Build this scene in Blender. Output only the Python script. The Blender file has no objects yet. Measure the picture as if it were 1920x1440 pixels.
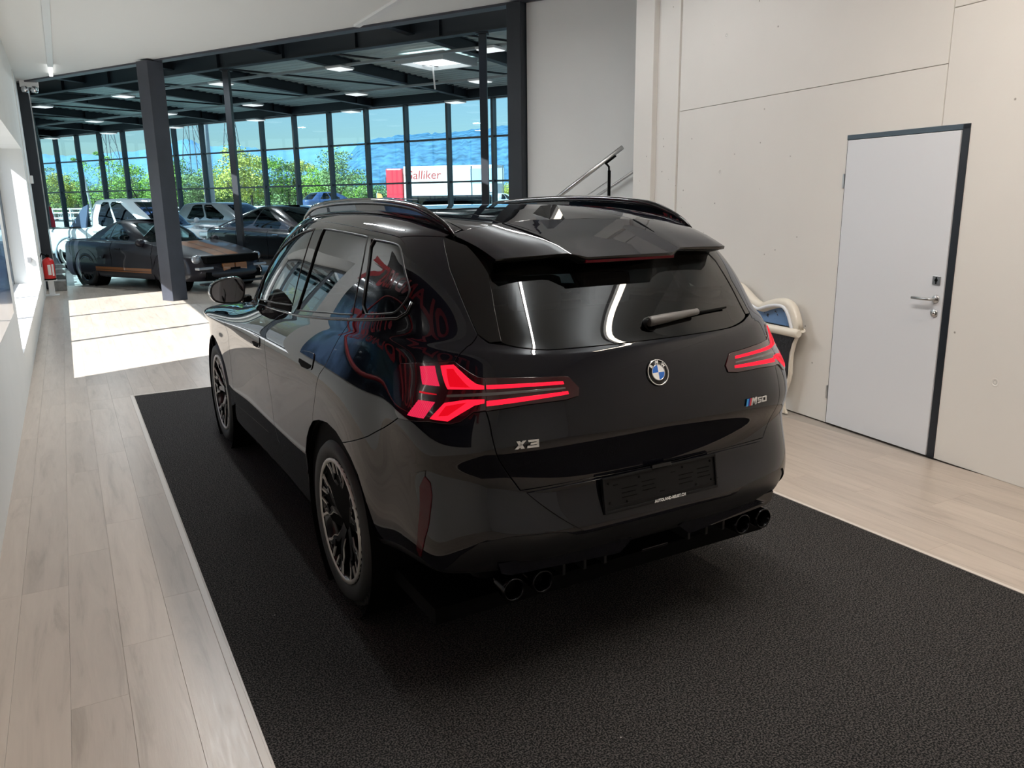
import bpy, bmesh, math, random
import numpy as np
from mathutils import Vector, Matrix
from mathutils.geometry import delaunay_2d_cdt

random.seed(7)
SC = bpy.context.scene
COL = SC.collection
R = math.radians
PI = math.pi

# ---------------------------------------------------------------- camera
CAM = np.array([-1.7816, -3.0992, 1.6991])
def cam_axes(yaw=.5039, pitch=.2303, roll=-.0134):
    cy, sy, cp, sp = math.cos(yaw), math.sin(yaw), math.cos(pitch), math.sin(pitch)
    f = Vector((sy*cp, cy*cp, -sp)); r = Vector((cy, -sy, 0)); u = r.cross(f)
    cr, sr = math.cos(roll), math.sin(roll)
    return cr*r+sr*u, -sr*r+cr*u, f
cr_, cu_, cf_ = cam_axes()
cam = bpy.data.cameras.new('camera'); cam.sensor_width = 36; cam.lens = 1483.5/1920*36; cam.clip_end = 6000; cam.clip_start = .02
camo = bpy.data.objects.new('camera', cam); COL.objects.link(camo)
camo.matrix_world = Matrix(((cr_.x, cu_.x, -cf_.x, CAM[0]), (cr_.y, cu_.y, -cf_.y, CAM[1]), (cr_.z, cu_.z, -cf_.z, CAM[2]), (0, 0, 0, 1)))
SC.camera = camo

SKY_STRENGTH = .195
SUN_ENERGY = 19.0
LAMP_W = [84, 26, 13, 80]
ADDED_UP = [36, 15, 11, 22]
LAMP_C = [(1, .93, .86), (1, .84, .66), (1, .97, .95), (.95, .98, 1)]
# ---------------------------------------------------------------- sky, sun, exposure
SC.view_settings.view_transform = 'Standard'
SC.view_settings.look = 'None'
SC.view_settings.gamma = 1.0
SC.view_settings.exposure = 0.0
SC.view_settings.use_curve_mapping = False
SC.cycles.max_bounces = 10
SC.cycles.diffuse_bounces = 5
SC.cycles.glossy_bounces = 5
SC.cycles.transmission_bounces = 6
SC.cycles.transparent_max_bounces = 16
SC.cycles.sample_clamp_indirect = 6.0
SC.cycles.caustics_reflective = False
SC.cycles.caustics_refractive = False
SC.cycles.use_denoising = True
W = bpy.data.worlds.new('sky'); SC.world = W; W.use_nodes = True
nt = W.node_tree; bg = nt.nodes['Background']
sky = nt.nodes.new('ShaderNodeTexSky'); sky.sky_type = 'NISHITA'; sky.sun_disc = False
sky.sun_elevation = R(42); sky.sun_rotation = R(248); sky.altitude = 300; sky.air_density = 1.0; sky.dust_density = 1.6; sky.ozone_density = 2.0
nt.links.new(sky.outputs[0], bg.inputs[0]); bg.inputs[1].default_value = SKY_STRENGTH
sun = bpy.data.lights.new('sun', 'SUN'); sun.energy = SUN_ENERGY; sun.angle = R(.5); sun.color = (1.0, .965, .92)
suno = bpy.data.objects.new('sun', sun); COL.objects.link(suno)
AZ, EL = R(21.5), R(42)
sdir = Vector((math.cos(AZ)*math.cos(EL), math.sin(AZ)*math.cos(EL), -math.sin(EL)))
suno.rotation_euler = sdir.to_track_quat('-Z', 'Y').to_euler()
suno.location = (-20, -8, 20)
def area(name, loc, size, energy, color=(1, 1, 1), rot=(0, 0, 0)):
    l = bpy.data.lights.new(name, 'AREA'); l.shape = 'RECTANGLE'; l.size, l.size_y = size; l.energy = energy; l.color = color
    o = bpy.data.objects.new(name, l); COL.objects.link(o); o.location = loc; o.rotation_euler = rot
    return o
CEIL = 4.05
# linear ceiling lamps of the near room (their housings are built with the ceiling)
LAMPS = [(.50, -1.1, 0), (1.9, -1.6, 0), (2.2, 2.9, 0), (-.9, 4.2, 0)]
for i, (x, y, rz) in enumerate(LAMPS):
    area('lamp_down_light', (x, y, CEIL-.345), (.07, 2.9), LAMP_W[i], LAMP_C[i], (0, 0, rz))
    area('added_up_light', (x, y, CEIL-.255), (.07, 2.9), ADDED_UP[i], (.97, .99, 1), (PI, 0, rz))  # upward light added to each lamp to brighten the ceiling
# light of five of the square panel lamps in the glass hall
for u, v in ((-8.65, 1.6), (-4.92, 1.6), (-3.29, 4.16), (-1.21, 1.6), (-9.09, 6.9)):
    area('panel_lamp_glow', (-.18+.4953*u+.8687*v, 12.3-.8687*u+.4953*v, 4.25), (.36, .36), 55, (.86, .95, 1.0))
# ---------------------------------------------------------------- materials
MATS = {}
def mat(name, color=(.5, .5, .5), rough=.5, metal=0., coat=0., coat_rough=.03, spec=.5, emit=None, estr=0., noise=None, bump=None, trans=0., ior=1.5, alpha=1.):
    """plain procedural material; noise=(scale, amount, stretch) breaks up the colour, bump=(scale, strength, distance)"""
    if name in MATS: return MATS[name]
    m = bpy.data.materials.new(name); m.use_nodes = True; MATS[name] = m
    n = m.node_tree; b = n.nodes['Principled BSDF']
    b.inputs['Base Color'].default_value = (*color, 1); b.inputs['Roughness'].default_value = rough; b.inputs['Metallic'].default_value = metal
    b.inputs['Coat Weight'].default_value = coat; b.inputs['Coat Roughness'].default_value = coat_rough; b.inputs['Specular IOR Level'].default_value = spec
    b.inputs['IOR'].default_value = ior; b.inputs['Transmission Weight'].default_value = trans; b.inputs['Alpha'].default_value = alpha
    if emit: b.inputs['Emission Color'].default_value = (*emit, 1); b.inputs['Emission Strength'].default_value = estr
    if noise or bump:
        tc = n.nodes.new('ShaderNodeTexCoord')
    if noise:
        mp = n.nodes.new('ShaderNodeMapping'); mp.inputs['Scale'].default_value = noise[2] if len(noise) > 2 else (1, 1, 1)
        t = n.nodes.new('ShaderNodeTexNoise'); t.inputs['Scale'].default_value = noise[0]; t.inputs['Detail'].default_value = 6
        r = n.nodes.new('ShaderNodeValToRGB'); r.color_ramp.elements[0].position = .3; r.color_ramp.elements[1].position = .7
        a = noise[1]
        r.color_ramp.elements[0].color = (*[c*(1-a) for c in color], 1); r.color_ramp.elements[1].color = (*[min(1, c*(1+a)) for c in color], 1)
        n.links.new(tc.outputs['Object'], mp.inputs[0]); n.links.new(mp.outputs[0], t.inputs[0]); n.links.new(t.outputs[0], r.inputs[0]); n.links.new(r.outputs[0], b.inputs['Base Color'])
    if bump:
        t = n.nodes.new('ShaderNodeTexNoise'); t.inputs['Scale'].default_value = bump[0]; t.inputs['Detail'].default_value = 4
        bp = n.nodes.new('ShaderNodeBump'); bp.inputs['Strength'].default_value = bump[1]; bp.inputs['Distance'].default_value = bump[2]
        n.links.new(tc.outputs['Object'], t.inputs[0]); n.links.new(t.outputs[0], bp.inputs['Height']); n.links.new(bp.outputs[0], b.inputs['Normal'])
    return m
def glass_mat(name, tint=(.8, .95, .95), through=.9, rough=0.0):
    """thin sheet of glass: what passes is tinted, the rest mirrors by Fresnel"""
    if name in MATS: return MATS[name]
    m = bpy.data.materials.new(name); m.use_nodes = True; MATS[name] = m
    n = m.node_tree; n.nodes.clear(); o = n.nodes.new('ShaderNodeOutputMaterial')
    tr = n.nodes.new('ShaderNodeBsdfTransparent'); tr.inputs[0].default_value = (*[through*c for c in tint], 1)
    gl = n.nodes.new('ShaderNodeBsdfGlossy'); gl.inputs['Roughness'].default_value = rough; gl.inputs[0].default_value = (1, 1, 1, 1)
    fr = n.nodes.new('ShaderNodeFresnel'); fr.inputs[0].default_value = 1.52
    mx = n.nodes.new('ShaderNodeMixShader')
    ge = n.nodes.new('ShaderNodeNewGeometry'); sb = n.nodes.new('ShaderNodeMath'); sb.operation = 'SUBTRACT'; sb.inputs[0].default_value = 1.; ml = n.nodes.new('ShaderNodeMath'); ml.operation = 'MULTIPLY'
    n.links.new(ge.outputs['Backfacing'], sb.inputs[1]); n.links.new(fr.outputs[0], ml.inputs[0]); n.links.new(sb.outputs[0], ml.inputs[1])   # only the face met from outside mirrors
    n.links.new(ml.outputs[0], mx.inputs[0]); n.links.new(tr.outputs[0], mx.inputs[1]); n.links.new(gl.outputs[0], mx.inputs[2]); n.links.new(mx.outputs[0], o.inputs[0])
    return m

# ---------------------------------------------------------------- objects
def link(name, me, m=None, parent=None):
    o = bpy.data.objects.new(name, me); COL.objects.link(o)
    if m is not None:
        for k in (m if isinstance(m, (list, tuple)) else [m]): me.materials.append(k)
    if parent is not None: o.parent = parent
    return o
def empty(name, loc=(0, 0, 0), rz=0., parent=None):
    o = bpy.data.objects.new(name, None); COL.objects.link(o); o.location = loc; o.rotation_euler = (0, 0, rz); o.empty_display_size = .1
    if parent is not None: o.parent = parent
    return o
def tag(o, label=None, cat=None, group=None, kind=None):
    if label: o['label'] = label
    if cat: o['category'] = cat
    if group: o['group'] = group
    if kind: o['kind'] = kind
    return o
def children(o): return [c for c in COL.objects if c.parent == o]
def copy_tree(o, parent=None):
    kids = list(o.children)
    c = o.copy(); COL.objects.link(c); c.parent = parent
    for k in kids: copy_tree(k, c)
    return c
class MB:
    """collects boxes, bars, tubes and prisms into one mesh"""
    def __init__(s): s.bm = bmesh.new()
    def box(s, a, b, bevel=0., mat_i=0, rot=None, origin=None):
        a, b = Vector(a), Vector(b); c = (a+b)/2; d = b-a
        M = Matrix.Translation(c) @ Matrix.Diagonal((d.x, d.y, d.z, 1))
        if rot is not None:
            og = Vector(origin if origin is not None else c); M = Matrix.Translation(og) @ rot.to_4x4() @ Matrix.Translation(-og) @ M
        r = bmesh.ops.create_cube(s.bm, size=1, matrix=M); vs = r['verts']
        fs = {f for v in vs for f in v.link_faces}
        for f in fs: f.material_index = mat_i
        if bevel:
            es = list({e for v in vs for e in v.link_edges})
            bmesh.ops.bevel(s.bm, geom=es, offset=bevel, segments=2, affect='EDGES', profile=.6)
        return s
    def tube(s, pts, r, n=8, cap=True, mat_i=0):
        """round bar along a polyline; r may be a list"""
        pts = [Vector(p) for p in pts]; rs = r if isinstance(r, (list, tuple)) else [r]*len(pts); rings = []
        up = None
        for i, p in enumerate(pts):
            t = (pts[min(i+1, len(pts)-1)]-pts[max(i-1, 0)]).normalized()
            if up is None: up = Vector((0, 0, 1)) if abs(t.z) < .9 else Vector((1, 0, 0))
            x = up.cross(t)
            if x.length < 1e-6: x = Vector((1, 0, 0)).cross(t)
            x.normalize(); y = t.cross(x); up = y
            rings.append([s.bm.verts.new(p+rs[i]*(math.cos(2*PI*k/n)*x+math.sin(2*PI*k/n)*y)) for k in range(n)])
        for a, b in zip(rings[:-1], rings[1:]):
            for k in range(n):
                f = s.bm.faces.new((a[k], a[(k+1) % n], b[(k+1) % n], b[k])); f.smooth = True; f.material_index = mat_i
        if cap:
            s.bm.faces.new(rings[0][::-1]).material_index = mat_i; s.bm.faces.new(rings[-1]).material_index = mat_i
        return s
    def lathe(s, prof, axis='Z', c=(0, 0, 0), n=32, smooth=True, mat_i=0, closed=False):
        """profile of (radius, height) turned about an axis through c"""
        c = Vector(c); rings = []
        for r, h in prof:
            ring = []
            for k in range(n):
                a = 2*PI*k/n; x, y = r*math.cos(a), r*math.sin(a)
                p = {'Z': Vector((x, y, h)), 'X': Vector((h, x, y)), 'Y': Vector((y, h, x))}[axis]
                ring.append(s.bm.verts.new(c+p))
            rings.append(ring)
        rr = list(zip(rings[:-1], rings[1:]))+([(rings[-1], rings[0])] if closed else [])
        for a, b in rr:
            for k in range(n):
                f = s.bm.faces.new((a[k], a[(k+1) % n], b[(k+1) % n], b[k])); f.smooth = smooth; f.material_index = mat_i
        return s
    def prism(s, poly, thick, M=None, mat_i=0, bevel=0.):
        """flat polygon (x, y) extruded from z=0 to z=thick, then moved by M"""
        M = M or Matrix.Identity(4)
        a = [s.bm.verts.new(M @ Vector((x, y, 0))) for x, y in poly]; b = [s.bm.verts.new(M @ Vector((x, y, thick))) for x, y in poly]
        fs = [s.bm.faces.new(a[::-1]), s.bm.faces.new(b)]
        n = len(poly)
        for k in range(n): fs.append(s.bm.faces.new((a[k], a[(k+1) % n], b[(k+1) % n], b[k])))
        for f in fs: f.material_index = mat_i
        if bevel:
            es = list({e for f in fs[1:2] for e in f.edges})
            bmesh.ops.bevel(s.bm, geom=es, offset=bevel, segments=2, affect='EDGES')
        return s
    def quad(s, pts, mat_i=0):
        f = s.bm.faces.new([s.bm.verts.new(p) for p in pts]); f.material_index = mat_i
        return s
    def sphere(s, c, r, u=16, v=10, scale=(1, 1, 1), mat_i=0):
        M = Matrix.Translation(c) @ Matrix.Diagonal((scale[0], scale[1], scale[2], 1))
        x = bmesh.ops.create_uvsphere(s.bm, u_segments=u, v_segments=v, radius=r, matrix=M)
        for f in {f for w in x['verts'] for f in w.link_faces}: f.smooth = True; f.material_index = mat_i
        return s
    def build(s, name, m=None, parent=None, smooth=False, recalc=True):
        if recalc: bmesh.ops.recalc_face_normals(s.bm, faces=s.bm.faces)
        me = bpy.data.meshes.new(name); s.bm.to_mesh(me); s.bm.free()
        if smooth:
            for p in me.polygons: p.use_smooth = True
        return link(name, me, m, parent)
def text(name, body, size, m, parent=None, M=None, extrude=.001, shear=0., spacing=1., bold=0., align='CENTER', sx=1.):
    c = bpy.data.curves.new(name, 'FONT'); c.body = body; c.size = size; c.extrude = extrude; c.shear = shear; c.space_character = spacing; c.offset = bold
    c.align_x = align; c.align_y = 'CENTER'; c.resolution_u = 3
    o = bpy.data.objects.new(name, c); COL.objects.link(o)
    me = bpy.data.meshes.new_from_object(o, depsgraph=bpy.context.evaluated_depsgraph_get())
    COL.objects.unlink(o); bpy.data.objects.remove(o)
    if sx != 1.:
        for v in me.vertices: v.co.x *= sx
    o = link(name, me, m, parent)
    me.materials.clear(); me.materials.append(m)
    if M is not None: o.matrix_local = M
    return o
def frame_matrix(p, x, y):
    x = Vector(x).normalized(); y = Vector(y); z = x.cross(y).normalized(); y = z.cross(x); p = Vector(p)
    return Matrix(((x.x, y.x, z.x, p.x), (x.y, y.y, z.y, p.y), (x.z, y.z, z.z, p.z), (0, 0, 0, 1)))
# ---------------------------------------------------------------- smooth body surfaces (uniform cubic B-spline sheets, mirrored about x = 0)
MIR = np.array([-1., 1., 1.])
class Surf:
    def __init__(self, P, fit=1.0, nofit=()):
        P = np.array(P, float)
        self.nr, self.nc = P.shape[:2]
        P0 = P.copy()
        for _ in range(3):                                   # pull the control points out so the sheet passes the given ones
            E = self._pad(P)
            S = (E[:-2] + 4*E[1:-1] + E[2:])/6.
            S = (S[:, :-2] + 4*S[:, 1:-1] + S[:, 2:])/6.
            P = P + fit*(P0 - S)
        self.E = self._pad(P)
    def _pad(self, P):
        top = P[-2:-1]*MIR
        bot = 2*P[:1] - P[1:2]
        E = np.concatenate([bot, P, top], 0)
        l = E[:, 1:2]*MIR
        r = E[:, -2:-1]*MIR
        return np.concatenate([l, E, r], 1)
    def ev(self, s, t):
        s = np.asarray(s, float); t = np.asarray(t, float)
        sg = np.where(s < 0, -1., 1.)
        a = np.clip(np.abs(s), 0, self.nc-1-1e-9); b = np.clip(t, 0, self.nr-1-1e-9)
        i = a.astype(int); j = b.astype(int); u = a-i; v = b-j
        def B(u): return np.stack([(1-u)**3, 3*u**3-6*u*u+4, -3*u**3+3*u*u+3*u+1, u**3], -1)/6.
        bu, bv = B(u), B(v)
        out = np.zeros(a.shape+(3,))
        for k in range(4):
            for l in range(4):
                out += (bv[..., k]*bu[..., l])[..., None]*self.E[j+k, i+l]
        out[..., 0] *= sg
        return out
    def nrm(self, s, t):
        e = 1e-3
        ds = self.ev(s+e, t)-self.ev(s-e, t); tt = np.clip(t, 2*e, self.nr-1-2*e)
        dt = self.ev(s, tt+e)-self.ev(s, tt-e)
        n = np.cross(ds, dt); n /= np.maximum(np.linalg.norm(n, axis=-1, keepdims=True), 1e-12)
        return n
    def tables(self, ns=26, nt=26):
        s = np.linspace(0, self.nc-1, (self.nc-1)*ns+1); t = np.linspace(0, self.nr-1, (self.nr-1)*nt+1)
        S, T = np.meshgrid(s, t)
        return S, T, self.ev(S, T)
    def inv(self, pts):
        """nearest (s, t) of 3D points (x < 0 gives s < 0)"""
        if not hasattr(self, 'tab'):
            S, T, G = self.tables(); self.tab = (S.ravel(), T.ravel(), G.reshape(-1, 3))
        S, T, G = self.tab
        out = []
        for p in np.asarray(pts, float):
            sg = -1. if p[0] < 0 else 1.
            q = p*[sg, 1, 1]
            k = np.argmin(((G-q)**2).sum(1)); s, t = S[k], T[k]
            for _ in range(4):
                e = 1e-3
                r = self.ev(s, t)-q
                a = (self.ev(s+e, t)-self.ev(s-e, t))/(2*e); b = (self.ev(s, t+e)-self.ev(s, t-e))/(2*e)
                M = np.array([[a@a, a@b], [a@b, b@b]])+1e-9*np.eye(2)
                d = np.linalg.solve(M, -np.array([a@r, b@r]))
                d = np.clip(d, -.05, .05)
                s = min(max(s+d[0], 0), self.nc-1); t = min(max(t+d[1], 0), self.nr-1)
            out.append((sg*s, t))
        return np.array(out)
def inside(poly, P):
    x, y = P[:, 0], P[:, 1]; r = np.zeros(len(P), bool); j = len(poly)-1
    for i in range(len(poly)):
        xi, yi = poly[i]; xj, yj = poly[j]
        if yi != yj: r ^= ((yi > y) != (yj > y)) & (x < (xj-xi)*(y-yi)/(yj-yi)+xi)
        j = i
    return r
def edge_dist(poly, P):
    d = np.full(len(P), 9e9)
    for a, b in zip(poly, np.roll(poly, -1, 0)):
        e = b-a; t = np.clip(((P-a)@e)/max(e@e, 1e-12), 0, 1); d = np.minimum(d, np.hypot(*(P-a-t[:, None]*e).T))
    return d
def smooth_poly(st, n=0):
    st = np.asarray(st, float)
    for _ in range(n):                                        # Chaikin corner cutting
        q = np.roll(st, -1, 0); st = np.stack([.75*st+.25*q, .25*st+.75*q], 1).reshape(-1, 2)
    return st
def sheet(name, S, st, m, parent=None, off=0., thick=.012, gap=.0027, step=.13, round_n=0, holes=(), roll=.0015):
    """one panel cut out of a body surface: polygon st in (s, t), top follows the surface exactly, edges turn in to a skirt"""
    loops = [smooth_poly(st, round_n)]+[np.asarray(h, float) for h in holes]
    pts = []; edges = []; ring = []
    for lp in loops:
        dense = []
        for a, b in zip(lp, np.roll(lp, -1, 0)):
            k = max(1, int(np.ceil(np.linalg.norm(b-a)/step)))
            dense += [a+(b-a)*i/k for i in range(k)]
        base = len(pts); n = len(dense); pts += dense; edges += [(base+i, base+(i+1) % n) for i in range(n)]; ring.append((base, n))
    bp = np.array(pts)
    lo, hi = bp.min(0), bp.max(0)
    gx, gy = np.meshgrid(np.arange(lo[0]+step/2, hi[0], step), np.arange(lo[1]+step/2, hi[1], step))
    G = np.stack([gx.ravel(), gy.ravel()], -1)
    if len(G):
        k = inside(loops[0], G)
        for h in loops[1:]: k &= ~inside(h, G)
        for lp in loops: k &= edge_dist(lp, G) > step*.45
        G = G[k]
    allp = np.concatenate([bp, G]) if len(G) else bp
    vo, eo, fo, vi, ei, fi = delaunay_2d_cdt([Vector(p) for p in allp], edges, [], 1, 1e-5)
    P2 = np.array([tuple(v) for v in vo])
    F = [tuple(f) for f in fo]
    if len(loops) > 1:                                        # drop triangles inside the holes
        cen = np.array([P2[list(f)].mean(0) for f in F]); keep = np.ones(len(F), bool)
        for h in loops[1:]: keep &= ~inside(h, cen)
        F = [f for f, k in zip(F, keep) if k]
    s, t = P2[:, 0], P2[:, 1]
    P = S.ev(s, t); N = S.nrm(s, t); P = P+N*off
    # boundary edges from the triangles themselves
    cnt = {}
    for f in F:
        for a, b in zip(f, f[1:]+f[:1]): cnt[(a, b)] = cnt.get((a, b), 0)+1
    rim = [(a, b) for (a, b) in cnt if (b, a) not in cnt]
    f0 = F[len(F)//2]; nn = np.cross(P[f0[1]]-P[f0[0]], P[f0[2]]-P[f0[0]])
    # orientation per face
    F2 = []
    for f in F:
        nn = np.cross(P[f[1]]-P[f[0]], P[f[2]]-P[f[0]])
        F2.append(f if nn@N[f[0]] >= 0 else f[::-1])
    cnt = set()
    for f in F2:
        for a, b in zip(f, f[1:]+f[:1]): cnt.add((a, b))
    rim = [(a, b) for (a, b) in cnt if (b, a) not in cnt]
    inw = np.zeros_like(P)
    for a, b in rim:
        d = np.cross(N[a], P[b]-P[a]); l = np.linalg.norm(d)
        if l > 1e-9: inw[a] += d/l; inw[b] += d/l
    l = np.linalg.norm(inw, axis=1, keepdims=True); inw = np.where(l > 1e-6, inw/np.maximum(l, 1e-6), 0)
    P = P+inw*gap
    vs = [tuple(p) for p in P]; ns = [tuple(x) for x in N]; faces = list(F2)
    if thick:
        m1, m2, m3 = {}, {}, {}
        def ext(v):
            if v not in m1:
                m1[v] = len(vs); vs.append(tuple(P[v])); ns.append(tuple((N[v]*.5-inw[v]*.85)))
                m2[v] = len(vs); vs.append(tuple(P[v]-inw[v]*roll-N[v]*.002)); ns.append(tuple(N[v]*.2-inw[v]))
                m3[v] = len(vs); vs.append(tuple(P[v]-inw[v]*roll-N[v]*thick)); ns.append(tuple(-inw[v]))
        for a, b in rim:
            ext(a); ext(b)
            faces.append((a, m2[a], m2[b], b)); faces.append((m2[a], m3[a], m3[b], m2[b]))
    me = bpy.data.meshes.new(name); me.from_pydata(vs, [], faces); me.polygons.foreach_set('use_smooth', [True]*len(me.polygons))
    ns = np.array(ns); ns /= np.maximum(np.linalg.norm(ns, axis=1, keepdims=True), 1e-9)
    me.normals_split_custom_set_from_vertices([tuple(x) for x in ns])
    me.validate(); me.update()
    return link(name, me, m, parent)
def grid_sheet(name, S, s0, s1, t0, t1, ns, nt_, m, parent=None, off=0.):
    s = np.linspace(s0, s1, ns); t = np.linspace(t0, t1, nt_); A, B = np.meshgrid(s, t)
    P = S.ev(A, B)+S.nrm(A, B)*off; P = P.reshape(-1, 3)
    f = [(j*ns+i, j*ns+i+1, (j+1)*ns+i+1, (j+1)*ns+i) for j in range(nt_-1) for i in range(ns-1)]
    me = bpy.data.meshes.new(name); me.from_pydata([tuple(p) for p in P], [], f); me.polygons.foreach_set('use_smooth', [True]*len(f)); me.update()
    return link(name, me, m, parent)
# cage of the big estate car: rows run from the sill to the roof ridge, columns from the middle of the tail round the side to the nose
def estate_cage():
    # rear centre (y,z) | offsets of the tail corner columns | side x at mid length, its z at rear / mid / front
    ys = [-.50, -.24, .30, .95, 1.60, 2.20, 2.70, 3.20]
    rows = []
    def low(yr, zr, xs, zs, zf, yf, cx=(.35, .60, .762, .838), cy=(.006, .035, .115, .235), flare=.0, dz=(.08, .3, .55, .85, 1)):
        r = [(0, yr, zr), (cx[0], yr+cy[0], zr), (cx[1], yr+cy[1], zr+(zs-zr)*dz[0]), (cx[2], yr+cy[2], zr+(zs-zr)*dz[1]), (cx[3]*xs/.9, yr+cy[3], zr+(zs-zr)*dz[2])]
        for k, y in enumerate(ys):
            x = xs - (.036, .006, .002, .004, .004, .004, .006, .05)[k] + (flare if k in (1, 6) else 0) + (flare*.6 if k == 0 else 0)
            z = zr+(zs-zr)*(dz[3], dz[4], 1, 1, 1, 1, 1, 1)[k] + (zf-zs)*(0, 0, 0, .1, .3, .6, .8, .95)[k]
            r.append((x, y, z))
        r += [(.66, yf-.17, zf), (.36, yf-.03, zf), (0, yf, zf)]
        rows.append(r)
    D = (0, .03, .06, .12, .35)
    low(-.80, .43, .815, .23, .22, 3.55, cy=(.0, .02, .08, .19), dz=D)
    low(-.93, .455, .876, .26, .22, 3.64, dz=D)
    low(-.985, .52, .897, .36, .30, 3.71, dz=D)
    low(-1.0, .60, .901, .49, .42, 3.73, dz=(0, .1, .2, .4, .7))
    low(-.965, .71, .896, .64, .55, 3.74, flare=.01, cy=(.006, .022, .09, .21))
    low(-.965, .82, .900, .79, .66, 3.74, flare=.01)
    low(-.985, .90, .909, .90, .76, 3.73, flare=.006)
    low(-.965, 1.02, .914, .985, .86, 3.69, cx=(.35, .58, .74, .845))
    low(-.935, 1.12, .902, 1.06, .93, 3.58, cx=(.35, .57, .73, .83), cy=(.008, .04, .13, .245))
    def up(pts): rows.append(pts)
    # belt: below the side glass, under the rear window, over the bonnet to the cowl
    up([(0, -.905, 1.185), (.34, -.897, 1.187), (.54, -.865, 1.195), (.68, -.785, 1.205), (.785, -.66, 1.205), (.842, -.46, 1.20), (.862, -.20, 1.185), (.868, .3, 1.155), (.866, .9, 1.135), (.858, 1.5, 1.11), (.80, 2.0, 1.075), (.74, 2.15, 1.075), (.64, 2.25, 1.08), (.50, 2.32, 1.09), (.28, 2.37, 1.10), (0, 2.39, 1.10)])
    up([(0, -.88, 1.215), (.34, -.872, 1.218), (.52, -.84, 1.228), (.655, -.76, 1.24), (.76, -.635, 1.25), (.822, -.44, 1.25), (.842, -.20, 1.235), (.848, .3, 1.205), (.846, .85, 1.18), (.836, 1.4, 1.15), (.812, 1.75, 1.125), (.77, 1.97, 1.118), (.67, 2.11, 1.115), (.52, 2.20, 1.12), (.29, 2.26, 1.125), (0, 2.28, 1.125)])
    up([(0, -.80, 1.33), (.34, -.79, 1.335), (.505, -.76, 1.345), (.625, -.69, 1.36), (.73, -.57, 1.375), (.780, -.40, 1.38), (.788, -.20, 1.375), (.792, .25, 1.36), (.787, .76, 1.34), (.778, 1.29, 1.32), (.758, 1.64, 1.29), (.715, 1.83, 1.28), (.635, 1.95, 1.28), (.50, 2.04, 1.28), (.28, 2.09, 1.28), (0, 2.11, 1.28)])
    up([(0, -.715, 1.44), (.34, -.705, 1.445), (.48, -.68, 1.452), (.585, -.62, 1.465), (.677, -.50, 1.48), (.718, -.34, 1.49), (.725, -.18, 1.495), (.73, .24, 1.495), (.724, .72, 1.485), (.717, 1.18, 1.47), (.697, 1.49, 1.445), (.66, 1.67, 1.435), (.585, 1.78, 1.435), (.46, 1.86, 1.435), (.26, 1.92, 1.435), (0, 1.94, 1.435)])
    up([(0, -.655, 1.505), (.33, -.645, 1.51), (.46, -.62, 1.518), (.55, -.565, 1.528), (.62, -.44, 1.55), (.66, -.29, 1.566), (.672, -.15, 1.577), (.677, .22, 1.588), (.675, .68, 1.586), (.664, 1.08, 1.573), (.642, 1.35, 1.558), (.608, 1.51, 1.55), (.54, 1.62, 1.55), (.42, 1.70, 1.552), (.235, 1.75, 1.555), (0, 1.77, 1.555)])
    up([(0, -.585, 1.55), (.30, -.575, 1.557), (.42, -.55, 1.565), (.50, -.49, 1.578), (.555, -.38, 1.598), (.588, -.24, 1.614), (.60, -.10, 1.626), (.605, .22, 1.640), (.604, .63, 1.640), (.596, .96, 1.633), (.578, 1.21, 1.623), (.545, 1.35, 1.618), (.48, 1.45, 1.618), (.375, 1.52, 1.62), (.21, 1.57, 1.62), (0, 1.585, 1.62)])
    up([(0, -.40, 1.60), (.21, -.39, 1.605), (.30, -.37, 1.613), (.36, -.31, 1.622), (.40, -.22, 1.634), (.43, -.10, 1.646), (.44, .02, 1.655), (.445, .24, 1.665), (.444, .52, 1.667), (.437, .77, 1.664), (.42, .95, 1.66), (.395, 1.06, 1.657), (.345, 1.13, 1.657), (.27, 1.18, 1.659), (.15, 1.22, 1.66), (0, 1.235, 1.66)])
    up([(0, -.08, 1.643), (0, -.05, 1.647), (0, .0, 1.652), (0, .03, 1.656), (0, .07, 1.659), (0, .12, 1.663), (0, .18, 1.667), (0, .27, 1.671), (0, .40, 1.674), (0, .50, 1.675), (0, .58, 1.675), (0, .63, 1.675), (0, .67, 1.674), (0, .71, 1.673), (0, .74, 1.672), (0, .76, 1.672)])
    return rows
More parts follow.
